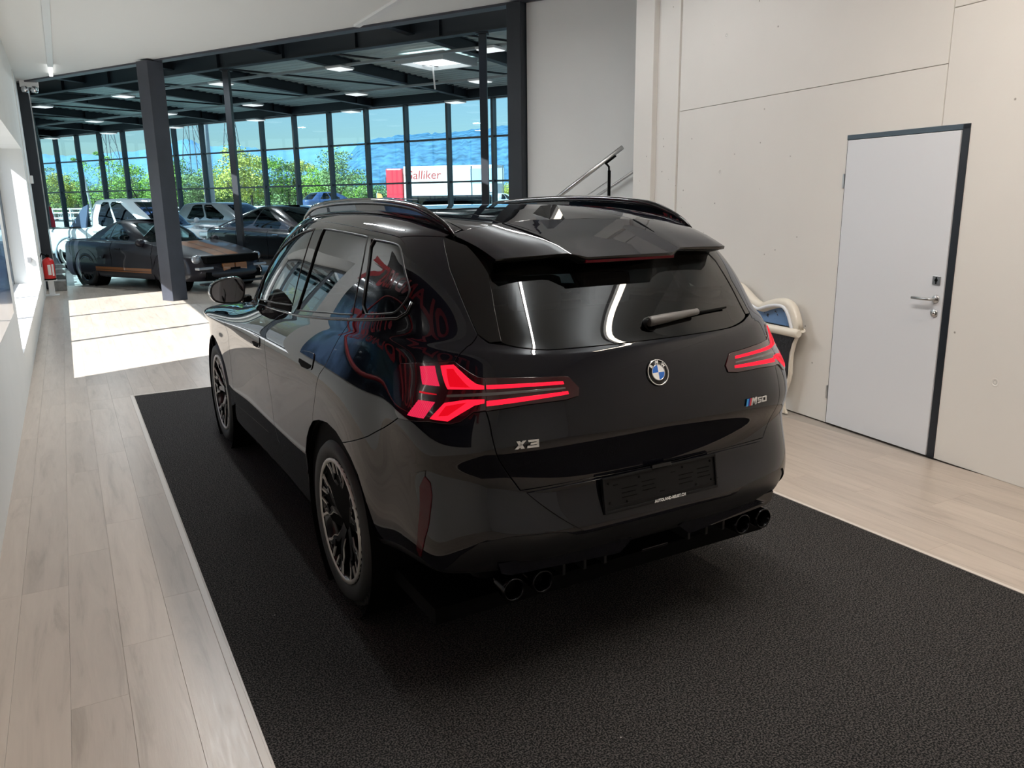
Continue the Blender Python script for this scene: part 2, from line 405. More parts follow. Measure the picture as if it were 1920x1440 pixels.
L = {
    'fd': [(-874,2227,987),(-887,2243,958),(-906,2168,862),(-896,2254,683),(-892,2260,563),(-895,2222,423),(-896,1711,434),(-894,1285,454),(-892,1069,467),(-887,1124,547),(-893,1149,676),(-896,1169,761),(-909,1124,930),(-892,1077,1067),(-877,1093,1106),(-853,727,1170),(-851,1023,1157),(-783,2013,1079)],
    'lineB': [(-877,1093,1106),(-892,1077,1067),(-909,1124,930),(-896,1169,761),(-893,1149,676),(-887,1124,547),(-893,1046,467)],
    'lineC': [(-837,-112,1249),(-862,-66,1184),(-886,-2,1108),(-912,106,1001),(-907,212,889),(-903,257,841),(-898,318,768)],
    'beltout': [(-757,2094,1076),(-816,1737,1117),(-850,1027,1159),(-852,595,1180),(-846,196,1216),(-837,-112,1249),(-825,-341,1275),(-791,-507,1297),(-770,-542,1319),(-752,-545,1355),(-733,-498,1418),(-697,-390,1502),(-679,-321,1540),(-674,-248,1563),(-677,-100,1574),(-678,52,1580),(-672,370,1595),(-655,793,1603),(-642,977,1605),(-661,1214,1559),(-673,1467,1489),(-722,1645,1356),(-782,1748,1202)],
    'wF': [(-680,855,1569),(-725,848,1478),(-781,821,1350),(-837,780,1209),(-836,1135,1183),(-814,1664,1149),(-784,1675,1221),(-740,1690,1307),(-705,1641,1386),(-697,1440,1459),(-689,1227,1515),(-682,1034,1551)],
    'wR': [(-682,692,1573),(-692,315,1567),(-694,49,1557),(-760,-41,1434),(-830,-114,1268),(-837,218,1238),(-843,679,1198),(-801,665,1312),(-738,687,1458)],
    'wQ': [(-698,4,1551),(-695,-133,1547),(-692,-248,1542),(-692,-288,1535),(-701,-330,1515),(-743,-490,1408),(-748,-506,1391),(-759,-510,1368),(-776,-496,1340),(-789,-477,1320),(-798,-456,1311),(-817,-350,1297),(-825,-203,1281),(-772,-127,1410)],
    'arch': [(-907,395,400),(-895,472,471),(-890,497,550),(-892,464,630),(-894,410,687),(-896,328,741),(-899,211,774),(-903,78,795),(-905,-49,788),(-904,-126,763),(-902,-211,725),(-898,-278,672),(-891,-329,592),(-876,-341,446)],
    'archF': [(-897,2961,787),(-909,2694,780),(-908,2592,750),(-905,2516,709),(-900,2454,649),(-896,2402,569),(-893,2368,483),(-901,2264,381)],
    'sillT': [(-898,2234,402),(-897,1709,431),(-895,1282,449),(-893,909,468),(-894,655,466),(-899,483,445)],
    'dline': [(-582,-450,1568),(-613,-537,1508),(-626,-591,1461),(-629,-640,1414),(-624,-719,1322),(-618,-769,1262)],
    'dlow': [(-618,-769,1262),(-662,-773,1226),(-708,-777,1183)],
    'lamp': [(-827,-603,1158),(-842,-579,1127),(-857,-604,1068),(-870,-650,999),(-869,-669,988),(-816,-797,998),(-763,-845,992),(-734,-861,1001),(-693,-873,1029),(-659,-890,1034),(-534,-933,1045),(-388,-950,1046),(-339,-951,1053),(-332,-943,1077),(-364,-928,1116),(-377,-926,1119),(-516,-904,1128),(-635,-857,1130),(-657,-842,1134),(-676,-822,1148),(-709,-777,1181),(-778,-705,1173)],
    'lampseam': [(-636,-855,1132),(-646,-874,1082),(-658,-892,1032)],
    'bumptop': [(-904,-126,763),(-902,-277,812),(-891,-402,859),(-876,-525,918),(-869,-662,988)],
    'gate': [(-658,-892,1032),(-654,-921,960),(-639,-934,882),(-596,-931,811),(-560,-940,756)],
    'bumplow': [(-876,-341,446),(-866,-414,452),(-851,-586,488),(-836,-721,494),(-792,-803,464),(-792,-820,479),(-758,-886,550),(-708,-922,595),(-612,-960,609),(-476,-985,601),(-407,-991,592),(-374,-994,574),(-348,-995,570)],
    'glass': [(-411,-876,1208),(-520,-843,1225),(-547,-827,1233),(-556,-818,1240),(-547,-774,1305),(-531,-711,1396),(-521,-674,1444)],
    'reflector': [(-834,-741,762),(-826,-768,804),(-817,-789,785),(-816,-796,744),(-824,-791,676),(-836,-770,588),(-837,-727,501),(-844,-713,527),(-841,-731,619)],
    'reftri': [(-841,-716,803),(-826,-773,825),(-826,-768,806),(-834,-742,764)],
    'refpan': [(-841,-716,799),(-834,-741,762),(-841,-731,619),(-844,-713,527),(-851,-597,495),(-853,-626,614),(-847,-670,753),(-844,-694,783)],
    'e1': [(-793,-693,1159),(-761,-736,1164),(-764,-775,1105),(-802,-728,1107)],
    'e2': [(-746,-752,1166),(-714,-780,1170),(-698,-806,1148),(-668,-846,1113),(-647,-861,1107),(-649,-865,1098),(-696,-834,1098),(-745,-797,1097)],
    'e2i': [(-734,-770,1157),(-717,-785,1158),(-686,-839,1102),(-738,-799,1104)],
    'e3': [(-824,-741,1058),(-788,-787,1056),(-826,-779,1007),(-856,-720,1009)],
    'e4': [(-764,-809,1054),(-704,-847,1065),(-655,-877,1066),(-658,-881,1056),(-685,-867,1050),(-768,-837,1002),(-811,-797,1007)],
    'e4i': [(-763,-816,1045),(-706,-851,1057),(-764,-831,1018),(-789,-813,1015)],
    'b1': [(-639,-865,1109),(-522,-911,1109),(-390,-931,1104),(-388,-934,1096),(-524,-914,1100),(-641,-869,1098)],
    'b2': [(-649,-883,1061),(-530,-925,1069),(-378,-943,1071),(-377,-946,1063),(-533,-929,1057),(-652,-888,1047)],
    'b3': [(-752,-803,1079),(-651,-870,1086),(-526,-919,1088),(-385,-938,1084),(-386,-939,1080),(-528,-920,1082),(-653,-873,1078),(-754,-805,1073)],
    'b4': [(-814,-730,1085),(-778,-779,1080),(-778,-780,1078),(-816,-731,1081)],
    'hand1': [(-907,1431,986),(-908,1250,994),(-909,1223,982),(-909,1248,931),(-909,1368,921),(-909,1428,934)],
    'hand2': [(-902,404,1052),(-898,229,1069),(-900,199,1060),(-911,210,1009),(-912,233,993),(-912,360,981),(-911,437,990),(-906,432,1033)],
    'roofcut': [(-557,-459,1574),(-434,-446,1586),(-279,-379,1593),(-45,-308,1597),(136,-312,1598)],
    'seam': [(-192,-634,1521),(-242,-545,1558),(-261,-382,1591),(-258,-260,1611)],
    'fin': [(-46,-140,1622),(124,-120,1626),(39,-123,1624)],
    'railL': [(-550,-462,1575),(-564,-355,1601),(-559,-38,1642),(-528,416,1661)],
    'wiper': [(28,-851,1257),(285,-841,1266),(424,-830,1270),(41,-856,1249)],
    'emb': [(10,-945,1090)],
    'x3': [(-587,-952,912),(-502,-966,931),(-545,-960,924)],
    'm50': [(415,-975,922),(534,-962,924),(471,-970,926)],
    'platem': [(-3,-974,680),(9,-992,628)],
}
# ---------------------------------------------------------------- paints shared by the vehicles
M_PAINT = mat('black_car_paint', (.004, .0042, .007), .25, coat=1., coat_rough=.008, spec=.0)
M_GLOSS = mat('gloss_black_trim', (.003, .003, .0035), .06, coat=1., coat_rough=.01, spec=.0)
M_SATIN = mat('satin_black_plastic', (.009, .009, .010), .38)
M_MATTE = mat('black_shadow_gap', (.002, .002, .002), .8, spec=.1)
M_TYRE = mat('tyre_rubber', (.020, .020, .021), .60, bump=(220, .25, .002))
M_RIMB = mat('gloss_black_rim', (.006, .006, .007), .22, coat=.6)
M_RIMS = mat('machined_rim_face', (.60, .58, .55), .38, metal=.45)
M_CHROME = mat('chrome', (.82, .82, .84), .07, metal=1.)
M_STEEL = mat('brushed_steel', (.55, .55, .55), .3, metal=1.)
M_BRAKE = mat('brake_disc_steel', (.12, .12, .12), .4, metal=1.)
M_PRIV = glass_mat('privacy_glass', (.75, .85, .9), .10)
M_TINT = glass_mat('light_tinted_glass', (.75, .92, .95), .45)
M_SEAT = mat('dark_leather', (.012, .012, .013), .5)
M_SILVER = mat('silver_badge', (.75, .74, .72), .25, metal=.6)
M_WHITE = mat('badge_white', (.85, .85, .83), .35)
M_RED = mat('red_lens', (.062, .0006, .004), .22, coat=.25, spec=.1)
M_LENS = mat('dark_red_lens', (.028, .0012, .003), .08, coat=1., coat_rough=.005)

def wheel(parent, c, side, R_=.3675, rim=.277, w=.26, spokes=5, style='split', rim_m=None, face_m=None, tread=True):
    """wheel standing at c (centre of its outer face), outer face towards side * x"""
    rim_m = rim_m or M_RIMB; face_m = face_m or M_RIMS
    e = empty('wheel', c, 0, parent)
    if side < 0: e.rotation_euler = (0, 0, PI)
    # outer face at local x = 0, inwards is -x
    t = MB(); sh = (R_-rim)
    prof = [(rim-.012, -w), (rim+.005, -w), (rim+sh*.55, -w-.006), (R_-.024, -w+.012), (R_-.009, -w+.035)]
    gr = [.28, .42, .58, .72]
    for g in gr:
        y = -w+w*g
        prof += [(R_-.007, y-.006), (R_-.014, y-.004), (R_-.014, y+.004), (R_-.007, y+.006)]
    prof += [(R_-.009, -.035), (R_-.022, -.012), (rim+sh*.62, .004), (rim+sh*.3, .002), (rim+.006, -.004), (rim-.004, -.012)]
    t.lathe(prof, 'X', n=56)
    ty = t.build('tyre', M_TYRE, e)
    if tread:
        b = MB()
        for k in range(56):
            a = 2*PI*k/56
            M = Matrix.Rotation(a, 4, 'X')
            for y0, y1 in ((-.062, -.022), (-.104, -.078), (-w+.084, -w+.122), (-w+.022, -w+.068)):
                q = Matrix.Translation(Vector((0, 0, R_-.0095)))
                mm = M @ q
                vs = bmesh.ops.create_cube(b.bm, size=1, matrix=mm @ Matrix.Translation(((y0+y1)/2-.002, 0, 0)) @ Matrix.Rotation(.25, 4, 'Z') @ Matrix.Diagonal((y1-y0, .0235, .019, 1)))
        o = b.build('tread_blocks', M_TYRE, ty); tag(o, kind='stuff')
    r = MB(); r.lathe([(rim-.004, -.012), (rim-.006, -.002), (rim-.014, -.002), (rim-.022, -.012), (rim-.035, -.06), (rim-.045, -.18), (rim-.03, -w+.01), (rim-.005, -w)], 'X', n=48)
    r.build('rim', rim_m, e)
    f = MB(); f.lathe([(rim-.005, -.010), (rim-.0055, .0005), (rim-.021, .0005), (rim-.024, -.004)], 'X', n=56); f.build('rim_lip', face_m, e)
    d = MB(); d.lathe([(.04, -.10), (.185, -.10), (.185, -.125), (.04, -.125)], 'X', n=32); d.build('brake_disc', M_BRAKE, e)
    d = MB(); d.lathe([(0., -w+.04), (rim-.05, -w+.04), (rim-.05, -w+.05), (0, -w+.05)], 'X', n=24); d.build('wheel_back', M_MATTE, e)
    h = MB(); h.lathe([(0, -.038), (.027, -.038), (.030, -.041), (.052, -.043), (.060, -.052), (.064, -.09), (0, -.09)], 'X', n=24); hb = h.build('hub', M_SATIN, e)
    def bar(mb, pts, wd, x0, x1, dp, mi=0):
        """strip along (r, angle) points in the wheel plane, front at x0..x1 from hub to rim, dp deep"""
        P = [Vector((0, r*math.sin(a), r*math.cos(a))) for r, a in pts]
        n = len(P); L_ = []
        for i in range(n):
            tt = (P[min(i+1, n-1)]-P[max(i-1, 0)]).normalized(); nn = Vector((1, 0, 0)).cross(tt); L_.append(nn)
        wds = wd if isinstance(wd, (list, tuple)) else [wd]*n
        rows = []
        for i in range(n):
            u = (pts[i][0]-pts[0][0])/max(pts[-1][0]-pts[0][0], 1e-6); x = x0+(x1-x0)*u
            a = P[i]+L_[i]*wds[i]; b = P[i]-L_[i]*wds[i]
            rows.append([mb.bm.verts.new(v) for v in (a+Vector((x, 0, 0)), b+Vector((x, 0, 0)), b*.985+Vector((x-dp, 0, 0)), a*.985+Vector((x-dp, 0, 0)))])
        for p, q in zip(rows[:-1], rows[1:]):
            for k in range(4):
                mb.bm.faces.new((p[k], p[(k+1) % 4], q[(k+1) % 4], q[k])).material_index = mi
        mb.bm.faces.new(rows[0][::-1]).material_index = mi; mb.bm.faces.new(rows[-1]).material_index = mi
    D = R(1)
    proto = None
    for k in range(spokes):
        a0 = 2*PI*k/spokes+.15
        if proto is None:
            if style == 'split':
                s = MB(); g = MB()
                for sg in (-1, 1):
                    A = [(.045, sg*6*D), (.10, sg*7*D), (.150, sg*9*D), (.185, sg*17*D), (.222, sg*17.5*D), (.268, sg*22*D)]
                    bar(s, A, [.017, .015, .013, .013, .013, .016], -.034, -.006, .045)
                    bar(g, [(r, a+sg*(.011/r)) for r, a in A[1:]], .0056, -.0285, -.0045, .006)
                    B = [(.185, sg*17*D), (.205, sg*10*D), (.268, sg*6.5*D)]
                    bar(s, B, [.012, .010, .013], -.014, -.006, .035)
                    bar(g, [(r, a-sg*(.008/r)) for r, a in B[1:]], .005, -.011, -.0045, .006)
                    bar(g, [(.240, sg*22*D), (.270, sg*23.5*D)], [.004, .012], -.0065, -.0035, .004)
                proto = s.build('spoke', rim_m, e); gg = g.build('machined_edge', face_m, proto)
            else:
                s = MB(); bar(s, [(.04, 0), (.12, 3*D), (rim-.01, 0)], [.03, .02, .022], -.035, -.012, .04); proto = s.build('spoke', rim_m, e); gg = None
            proto.rotation_euler = (a0, 0, 0)
        else:
            c2 = copy_tree(proto, e); c2.rotation_euler = (a0, 0, 0)
    for k in range(5):
        a = 2*PI*k/5; n_ = MB(); n_.lathe([(0, -.040), (.006, -.040), (.007, -.05)], 'X', (0, .045*math.sin(a), .045*math.cos(a)), n=8); n_.build('wheel_nut', M_STEEL, hb) if R_ > .36 and tread else n_.bm.free()
    return e

# ---------------------------------------------------------------- the big black estate car in the middle of the room
class RoofChart:
    """the roof of a body surface addressed by (x, y)"""
    def __init__(s, S):
        s.S = S; a = np.linspace(-(S.nc-1), S.nc-1, 301); b = np.linspace(12, S.nr-1, 81); A, B = np.meshgrid(a, b)
        s.A, s.B = A.ravel(), B.ravel(); s.G = S.ev(s.A, s.B)[:, :2]
    def st(s, x, y):
        x = np.asarray(x, float); y = np.asarray(y, float); sh = x.shape; q = np.stack([x.ravel(), y.ravel()], -1)
        x0 = np.where(np.abs(q[:, 0]) < 1e-4, -1e-4, q[:, 0]); q = np.stack([x0, q[:, 1]], -1)
        k = np.array([np.argmin(((s.G-p)**2).sum(1)+(np.sign(s.A) != np.sign(p[0]))*.5) for p in q])
        a, b = s.A[k].copy(), s.B[k].copy(); e = 1e-3; S = s.S
        sg = np.sign(q[:, 0])
        for _ in range(10):
            r = S.ev(a, b)[:, :2]-q
            da = (S.ev(a+e, b)-S.ev(a-e, b))[:, :2]/(2*e); bb = np.minimum(b, S.nr-1-2*e); db = (S.ev(a, bb+e)-S.ev(a, bb-e))[:, :2]/(2*e)
            J = np.stack([da, db], -1); J = J+1e-7*np.eye(2)
            det = J[:, 0, 0]*J[:, 1, 1]-J[:, 0, 1]*J[:, 1, 0]; det = np.where(np.abs(det) < 1e-9, 1e-9, det)
            d0 = -(J[:, 1, 1]*r[:, 0]-J[:, 0, 1]*r[:, 1])/det; d1 = -(-J[:, 1, 0]*r[:, 0]+J[:, 0, 0]*r[:, 1])/det
            a = a+np.clip(d0, -.4, .4); b = np.clip(b+np.clip(d1, -.4, .4), 11, S.nr-1-1e-6)
            a = sg*np.clip(np.abs(a), 1e-4, S.nc-1-1e-4)
        return a.reshape(sh), b.reshape(sh)
    def ev(s, x, y):
        a, b = s.st(x, y); P = s.S.ev(a, b)
        return np.stack([np.asarray(x, float)+0*P[..., 0], np.asarray(y, float)+0*P[..., 0], P[..., 2]], -1)
    def nrm(s, x, y):
        e = .004; x = np.asarray(x, float); y = np.asarray(y, float)
        z = lambda x, y: s.ev(x, y)[..., 2]
        n = np.stack([-(z(x+e, y)-z(x-e, y))/(2*e), -(z(x, y+e)-z(x, y-e))/(2*e), np.ones_like(x)], -1)
        return n/np.linalg.norm(n, axis=-1, keepdims=True)

def lens(S, name, L3, m, parent, off, thick=.004, gap=0., rn=0, flip=False, step=.09):
    st = S.inv(np.array(L3)/1000.)
    if flip: st = st*[-1, 1]
    return sheet(name, S, st, m, parent, off, thick, gap, step, rn)
def circ_st(S, yc, zc, r, a0, a1, n, x=.90):
    a = np.radians(np.linspace(a0, a1, n)); return S.inv(np.stack([np.full(n, -x), yc+r*np.cos(a), zc+r*np.sin(a)], -1))

def emit_mat(name, color, s, base=(.05, 0, 0), stripes=None):
    if name in MATS: return MATS[name]
    m = mat(name, (.01, 0, 0), .2, coat=.25, spec=.0, emit=color, estr=s)
    if stripes:
        n = m.node_tree; b = n.nodes['Principled BSDF']; tc = n.nodes.new('ShaderNodeTexCoord'); mp = n.nodes.new('ShaderNodeMapping'); mp.inputs['Rotation'].default_value = stripes[1]
        w = n.nodes.new('ShaderNodeTexWave'); w.inputs['Scale'].default_value = stripes[0]; w.bands_direction = 'Z'
        mr = n.nodes.new('ShaderNodeMapRange'); mr.inputs[3].default_value = s*.35; mr.inputs[4].default_value = s*1.25
        n.links.new(tc.outputs['Object'], mp.inputs[0]); n.links.new(mp.outputs[0], w.inputs[0]); n.links.new(w.outputs['Fac'], mr.inputs[0]); n.links.new(mr.outputs[0], b.inputs['Emission Strength'])
    return m

def build_estate():
    S = Surf(estate_cage()); RC = RoofChart(S)
    car = empty('car', (-.0183, 0, 0), .0112)
    tag(car, 'large glossy black SUV with glowing red tail lights on the dark carpet', 'car')
    A3 = lambda k: np.array(L[k])/1000.
    st = {k: S.inv(A3(k)) for k in ('fd', 'lineC', 'beltout', 'wF', 'wR', 'wQ', 'arch', 'sillT', 'dline', 'dlow', 'bumptop', 'gate', 'bumplow', 'glass', 'lamp', 'sillT')}
    mir = lambda p: (np.asarray(p)*[-1, 1])
    bo = st['beltout']
    lineB = np.concatenate([S.inv(np.array([[-.852, .86, 1.183]])), S.inv(A3('lineB'))[1:]])
    lineB[0] = (-7.98, 9.75)
    # --- doors, with their windows and handles
    fdA = st['fd'][1:6]
    front = np.concatenate([[(-10.35, 9.7)], fdA, st['sillT'][:3], S.inv(np.array([[-.897, 1.02, .455]])), lineB[::-1], bo[[3, 2]], [(-10.1, 9.95)]])
    arch = st['arch']
    rear = np.concatenate([lineB, S.inv(np.array([[-.897, 1.02, .455]])), st['sillT'][3:], arch[1:6], st['lineC'][::-1], bo[[4, 3]]])
    P = {}
    for sg in (1, -1):
        f = (lambda p: np.asarray(p)) if sg == 1 else mir
        fd = sheet('front_door', S, f(front), M_PAINT, car); rd = sheet('rear_door', S, f(rear), M_PAINT, car)
        P[sg] = (fd, rd)
        # window surround in gloss black, glass a touch proud of it
        sheet('window_surround', S, f(bo), M_GLOSS, car, off=-.004, holes=[f(st[k]) for k in ('wF', 'wR', 'wQ')], gap=.0, round_n=0)
        b2 = S.inv(A3('beltout')); line = b2[1:10]
        pts = [S.ev(*f([q])[0])+S.nrm(*f([q])[0])*.004 for q in line]
        MB().tube(pts, .006, 6).build('belt_moulding', M_GLOSS, car)
        sheet('window', S, f(st['wF']), M_TINT, fd, off=-.009, thick=.004, gap=.0005)
        sheet('window', S, f(st['wR']), M_PRIV, rd, off=-.009, thick=.004, gap=.0005)
        sheet('quarter_window', S, f(smooth_poly(st['wQ'], 1)), M_PRIV, car, off=-.009, thick=.004, gap=.0005)
        for k in ('wF', 'wR', 'wQ'):
            lp_ = f(smooth_poly(st[k], 1 if k == 'wQ' else 0)); lp_ = np.concatenate([np.linspace(a_, b_, 7)[:-1] for a_, b_ in zip(lp_, np.roll(lp_, -1, 0))]); pp = S.ev(lp_[:, 0], lp_[:, 1])-S.nrm(lp_[:, 0], lp_[:, 1])*.005
            MB().tube([tuple(x) for x in pp]+[tuple(pp[0])], .004, 6).build('window_seal', M_SATIN, car)
        for k, d in (('hand1', fd), ('hand2', rd)):
            h = f(smooth_poly(S.inv(A3(k)), 1))
            hb = sheet('door_handle', S, h, M_PAINT, d, off=.004, thick=.012, gap=.0, step=.06)
            c0 = h.mean(0); lo = h[:, 1] < c0[1]
            low = np.array([[c0[0]+(q[0]-c0[0])*.86, min(q[1], c0[1]-.02) if True else 0] for q in h]); low[:, 1] = c0[1]-.05+(low[:, 1]-c0[1])*.85
            sheet('handle_recess_shade', S, low[::2], M_MATTE, hb, off=.0055, thick=.0, gap=0, step=.05)  # flat black sheet standing in for the shade of a handle pocket
    # --- flanks
    q = np.concatenate([st['lineC'], arch[5:10], st['bumptop'], S.inv(A3('lamp'))[[4, 3, 2, 1, 0, 21, 20]], st['dlow'][::-1], st['dline'][::-1], bo[[13, 12, 11, 10, 9, 8, 7, 6]]])
    ra = circ_st(S, 2.78, .37, .413, 195, 0, 16)
    fen = np.concatenate([[(-10.4, 9.62)], fdA, [(-10.12, 2.55)], ra[1:], [(-12.3, 4.), (-12.35, 7.4), (-12.2, 8.2), (-11.6, 8.75), (-10.9, 9.4)]])
    ys = np.linspace(-.44, 1.36, 15)
    rt = np.array(RC.st(np.full(15, -.505), ys)).T
    side_top = np.concatenate([[st['dline'][0]], bo[13:25][::1], [bo[0], (-11.35, 10.05), (-11.75, 11.), (-12.0, 12.), (-12.3, 13.2)], rt[::-1]])
    for sg in (1, -1):
        f = (lambda p: np.asarray(p)) if sg == 1 else mir
        sheet('quarter_panel', S, f(q), M_PAINT, car)
        sheet('front_wing', S, f(fen), M_PAINT, car)
        sheet('roof_side', S, f(side_top), M_PAINT, car)
        sheet('sill', S, f(np.concatenate([st['sillT'], [(-7.28, 2.2), (-7.3, .5), (-10.15, .5), (-10.14, 2.2)]])), M_GLOSS, car, off=-.004)
        # wheel arch liner and lip
        for yc, zc, r in ((.05, .375, .425), (2.78, .37, .425)):
            w = MB(); w.lathe([(r, 0), (r, .34), (0., .34)], 'X', (-.895 if sg == 1 else .555, yc, zc), n=40) if sg == 1 else w.lathe([(0., 0), (r, 0), (r, .34)], 'X', (.555, yc, zc), n=40)
            w.build('wheel_housing', M_MATTE, car)
    # --- roof
    sheet('roof_panel', RC, [(-.312, -.394), (-.136, -.311), (0, -.306), (.136, -.311), (.312, -.394), (.312, 1.46), (.15, 1.53), (-.15, 1.53), (-.312, 1.46)], M_GLOSS, car, step=.05)
    for sg in (1, -1):
        p = [(sg*-.505, -.454), (sg*-.434, -.446), (sg*-.312, -.394), (sg*-.312, 1.46), (sg*-.42, 1.40), (sg*-.505, 1.33)]
        sheet('roof_strip', RC, p, M_PAINT, car, step=.05)
        # rail
        m = MB(); yy = np.linspace(-.485, 1.52, 41); pts = []; rs = []
        for y in yy:
            u = (y+.485)/2.005; hgt = .040*min(1, (u*7))**.6*min(1, ((1-u)*7))**.6
            x = .565-.02*max(0, (u-.7)/.3)**2-.012*max(0, (.1-u)/.1)
            z = RC.ev(np.array([x]), np.array([min(y, 1.42)]))[0, 2]-(.10*max(0, y-1.42))
            pts.append((sg*-x, y, z+hgt)); 
        rr = [.006+.010*min(1, i/5., (40-i)/5.) for i in range(41)]
        m.tube(pts, rr, 10)
        a = [m.bm.verts.new((p[0]*1., p[1], p[2])) for p in pts]; b = [m.bm.verts.new((p[0]*.99, p[1], RC.ev(np.array([abs(p[0])]), np.array([min(p[1], 1.42)]))[0, 2]-.01)) for p in pts]
        for i in range(40):
            m.bm.faces.new((a[i], a[i+1], b[i+1], b[i])).smooth = True
        m.build('roof_rail', M_GLOSS, car)
    # --- roof spoiler with the tail end of the roof
    nx = 33; u = np.linspace(-1, 1, nx); m = MB(); rows = []
    cutx = .556*u; cuty = np.interp(np.abs(cutx), [0, .136, .279, .434, .56], [-.306, -.311, -.379, -.446, -.459])-.003
    cutz = RC.ev(cutx, cuty)[:, 2]
    au = np.abs(u); tx = np.sign(u)*np.interp(au, [0, .40, .47, .55, .94, 1], [0, .205, .24, .285, .497, .517]); ty = np.interp(au, [0, .40, .47, .55, .94, 1], [-.79, -.79, -.762, -.752, -.745, -.715]); tz = np.interp(au, [0, .40, .47, .94, 1], [1.497, 1.497, 1.512, 1.505, 1.500])
    for k, (v, lift) in enumerate(((0, 0), (.2, .0045), (.4, .007), (.6, .008), (.8, .005), (1, 0))):
        rows.append([(a+(b-a)*v, c+(d-c)*v, e+(f-e)*v+lift) for a, b, c, d, e, f in zip(cutx, tx, cuty, ty, cutz, tz)])
    rows2 = [rows[-1], [(x, y+.002, z-.010-(.012 if abs(x) < .22 else 0)) for x, y, z in rows[-1]], [(x*.985, max(-.66, y+.09), z-.028-(.008 if abs(x) < .22 else 0)) for x, y, z in rows[-1]], [(x*.985, -.56+.06*(abs(x)/.5)**2, 1.485) for x, y, z in rows[-1]]]
    def strip(mb, rows):
        V = [[mb.bm.verts.new(p) for p in r] for r in rows]
        for a, b in zip(V[:-1], V[1:]):
            for i in range(len(a)-1):
                mb.bm.faces.new((a[i], a[i+1], b[i+1], b[i])).smooth = True
    strip(m, rows); sp = m.build('roof_spoiler', M_PAINT, car)
    m = MB(); strip(m, rows2); m.build('spoiler_underside', M_GLOSS, sp)
    m = MB()
    for sg in (0, -1):
        m = MB(); e = [r[sg] for r in rows]+[r[sg] for r in rows2[1:]]
        m.bm.faces.new([m.bm.verts.new(p) for p in e])
        m.build('spoiler_end', M_GLOSS, sp)
    MB().box((-.20, -.789, 1.476), (.20, -.775, 1.4875), .002).build('high_brake_light', M_RED, sp)
    for sg in (-1, 1):                                             # the roof seams carried over the spoiler
        a = Vector((sg*.312, -.46, 0)); pts = [(sg*(.312-.085*k/6), -.397-.36*k/6, float(np.interp(k/6, [0, .2, .4, .6, .8, 1], [rows[j][int(16+sg*(9-3*j/5.))][2] for j in range(6)]))+.0006) for k in range(7)]
        MB().tube(pts, .0022, 5).build('seam', M_MATTE, sp)
    # --- tailgate, window, side finlets
    gl = st['glass']; half = np.concatenate([[(0, 9.72)], [(-.7, 9.73)], gl, [(-2.1, 12.5), (-1.7, 12.9), (0, 12.9)]])
    glass = np.concatenate([half, mir(half[1:-1])[::-1]])
    lp = st['lamp']; g = st['gate']
    zt = float(S.inv(np.array([[0, -.945, .752]]))[0, 1])
    th = np.concatenate([[(0, zt)], [(g[-1][0]*.5, zt)], g[::-1], lp[10:20], [lp[20]], st['dlow'][::-1], [(-2.55, 10.0)], gl[[2, 1, 0]]+[0, -.07], [(-.7, 9.66), (0, 9.65)]])
    tail = np.concatenate([th, mir(th[1:-1])[::-1]])
    tg = sheet('tailgate', S, tail, M_PAINT, car)
    sheet('rear_window', S, glass, M_PRIV, tg, off=-.003, thick=.004, gap=.001)
    fin = np.concatenate([st['dline'], [(-2.52, 10.02)], gl[3:], [(-2.1, 12.5), (-2.2, 13.0)]])
    for sg in (1, -1): sheet('tailgate_finlet', S, fin if sg == 1 else mir(fin), M_GLOSS, tg, off=.0, gap=.0015)
    m = MB(); strip(m, [[tuple(S.ev(s_, t_)-S.nrm(s_, t_)*.012) for s_ in np.linspace(-2.3, 2.3, 21)] for t_ in (12.0, 12.35, 12.7)]); m.build('window_band', M_GLOSS, tg)
    # --- bumper
    zb = float(S.inv(np.array([[0, -.995, .572]]))[0, 1])
    bh = np.concatenate([[(0, zt-.02)], g[::-1][:1], g[::-1][1:], lp[[8, 7, 6, 5, 4]], st['bumptop'][::-1], arch[9:], st['bumplow'][1:], [(-.4, zb), (0, zb)]])
    bum = np.concatenate([bh, mir(bh[1:-1])[::-1]])
    bp = sheet('rear_bumper', S, bum, M_PAINT, car)
    lh = np.concatenate([[(0, zb)], [(-.4, zb)], st['bumplow'][::-1], [(-5.66, .9), (-5.6, .35), (-4, .3), (-2, .3), (0, .3)]])
    low = np.concatenate([lh, mir(lh[1:-1])[::-1]])
    lb = sheet('lower_bumper', S, low, M_SATIN, car, off=-.008)
    tp = S.inv(A3('gate')[-1:]); tl = S.inv(np.array([[-.352, -.995, .580]])); hh = np.concatenate([[(0, zt-.10)], tp+[.10, -.10], tl+[.06, .02], [(0, zb+.06)]])
    sheet('bumper_insert', S, np.concatenate([hh, mir(hh[1:-1])[::-1]]), M_PAINT, bp, off=.007, gap=.0, thick=.012)
    for sg in (1, -1):
        f = sg == -1
        lens(S, 'reflector', L['reflector'], M_RED, bp, .003, flip=f)
        lens(S, 'reflector_panel', L['refpan'], M_GLOSS, bp, .002, flip=f); lens(S, 'reflector_cap', L['reftri'], M_GLOSS, bp, .003, flip=f)
        m = MB()
        q_ = [(.645, .512), (.635, .475), (.60, .462), (.165, .448), (.11, .492), (.14, .505)]
        V0 = [Vector((-sg*x, -.905-.065*(1-(x/.66)**2*.55), z)) for x, z in q_]; V1 = [v+Vector((0, .05, .012)) for v in V0]
        a = [m.bm.verts.new(v) for v in V0]; b = [m.bm.verts.new(v) for v in V1]
        m.bm.faces.new(a); m.bm.faces.new(b[::-1])
        for i in range(6): m.bm.faces.new((a[i], a[(i+1) % 6], b[(i+1) % 6], b[i]))
        bl = m.build('diffuser_blade', M_PAINT, lb)
